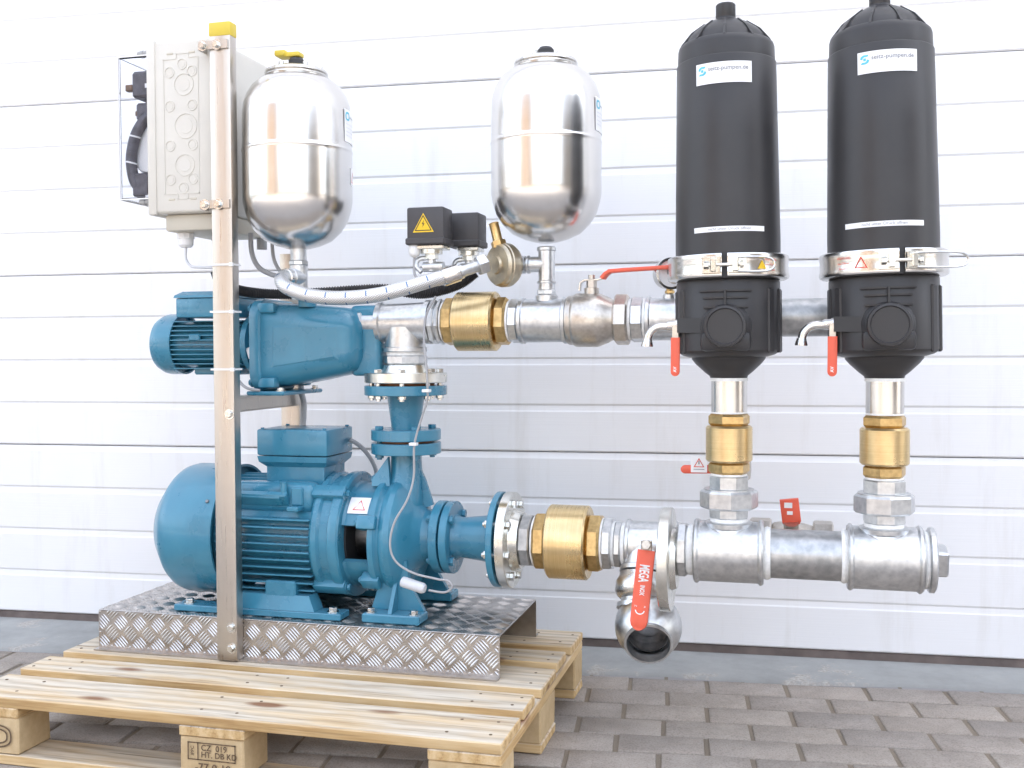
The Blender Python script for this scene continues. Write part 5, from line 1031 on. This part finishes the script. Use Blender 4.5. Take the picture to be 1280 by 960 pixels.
m = MB(); pf = [(rB*math.sin(R(a)), -rB*math.cos(R(a))) for a in range(0, 141, 8)]; rm = pf[-1][0]
pf += [(rm+.0015, pf[-1][1]+.006), (rm+.001, pf[-1][1]+.009), (rm-.004, pf[-1][1]+.009), (rm-.005, pf[-1][1]-.004), (rm+.004, .02), (rm+.004, -.03), (0, -.04)]
m.lathe(pf, bO, md, 56, close=False); P(m, 'ball_shell', 'galvanized', bc, ang=40)
m = MB(); m.cyl(vb+bdr*.060, bdr, .047, 0.0002, .035, 36); m.ring(vb+bdr*.060, bdr, .046, .055, .012, .022, 36); P(m, 'neck', 'galvanized', bc)
m = MB(); m.lathe([(.030, .0), (rm-.004, .0), (rm-.004, .028), (rm-.008, .03)], bO, md, 40, close=False); m.lathe([(0, -.002), (rm-.002, -.002)], bO, md, 40, close=False); P(m, 'inner_bore', 'dark_steel', bc)
# second valve behind the manifold
v2 = fitting('ball_valve', 'grey ball valve with short red lever peeping over the dark manifold pipe', 'valve', (.52, YA, .36))
m = MB(); OV = (0, YA, ZL+.008); m.hexp(OV, 'X', .066, .43, .478, 8, .004, .39); m.lathe([(.05, .478), (.055, .483), (.058, .50), (.058, .535), (.052, .560), (.050, .567)], OV, 'X', 40); m.hexp(OV, 'X', .064, .567, .610, 8, .004, .39); m.cyl((.52, YA-.02, ZL), (0, -.35, .94), .016, .05, .075, 16); P(m, 'body', 'nickel_bronze', v2)
hl = lever(v2, [(.523, .520, .482), (.521, .512, .495), (.518, .506, .52), (.515, .503, .546)][::-1], .040, 'red_vinyl', (0, -.95, .3), .009, 'lever_sleeve')
m = MB(); l2 = lambda u, v: Vector((.5155+u, .5005, .520+v)); put2d(m, [(-.009, .009), (.008, .009), (.008, .021), (-.009, .021)], [(0, 1, 2, 3)], lambda u, v: Vector((.514+u, .4972-.12*(v-.01), .518+v))); put2d(m, [(-.006, -.004), (.006, -.004), (.006, .004), (-.006, .004)], [(0, 1, 2, 3)], lambda u, v: Vector((.517+u, .4995, .516+v))); P(m, 'lettering', 'ink_white', hl, smooth=False)
# rear drain riser with tagged lever
dv = fitting('drain_valve', 'drain valve with red lever and white warning tag behind the left riser', 'valve', (.405, .575, .46))
m = MB(); m.cyl((.405, .575, 0), 'Z', .017, .46, .70, 24); P(m, 'riser', 'galvanized_pipe', dv)
m = MB(); m.lathe([(.02, .575), (.026, .58), (.028, .60), (.028, .615), (.022, .635)], (.405, .575, 0), 'Z', 24); m.cyl((.405, .575, .605), (0, -1, 0), .009, .02, .05, 12); P(m, 'body', 'nickel_bronze', dv)
lever(dv, [(.398, .527, .606), (.36, .526, .605), (.32, .526, .604), (.279, .526, .603)], .019, 'red_vinyl', (0, -1, 0), .006, 'lever_sleeve')
m = MB(); m.box((.302, .5205, .597), (.338, .5222, .634), .0006); tg = P(m, 'warning_tag', 'sticker_white', dv)
m = MB(); tf = plane_fn((.320, .5205, .6195), (1, 0, 0), (0, 0, 1), (0, -1, 0), .0006); put2d(m, *poly_frame(sc(TRI, .024), .74), tf); P(m, 'triangle', 'ink_red', tg, smooth=False)
m = MB(); put2d(m, [(-.012, -.016), (.012, -.016), (.012, -.0145), (-.012, -.0145)], [(0, 1, 2, 3)], tf); put2d(m, [(-.0012, -.004), (.0012, -.004), (.0012, .004), (-.0012, .004)], [(0, 1, 2, 3)], tf); P(m, 'tag_print', 'ink_grey', tg, smooth=False)
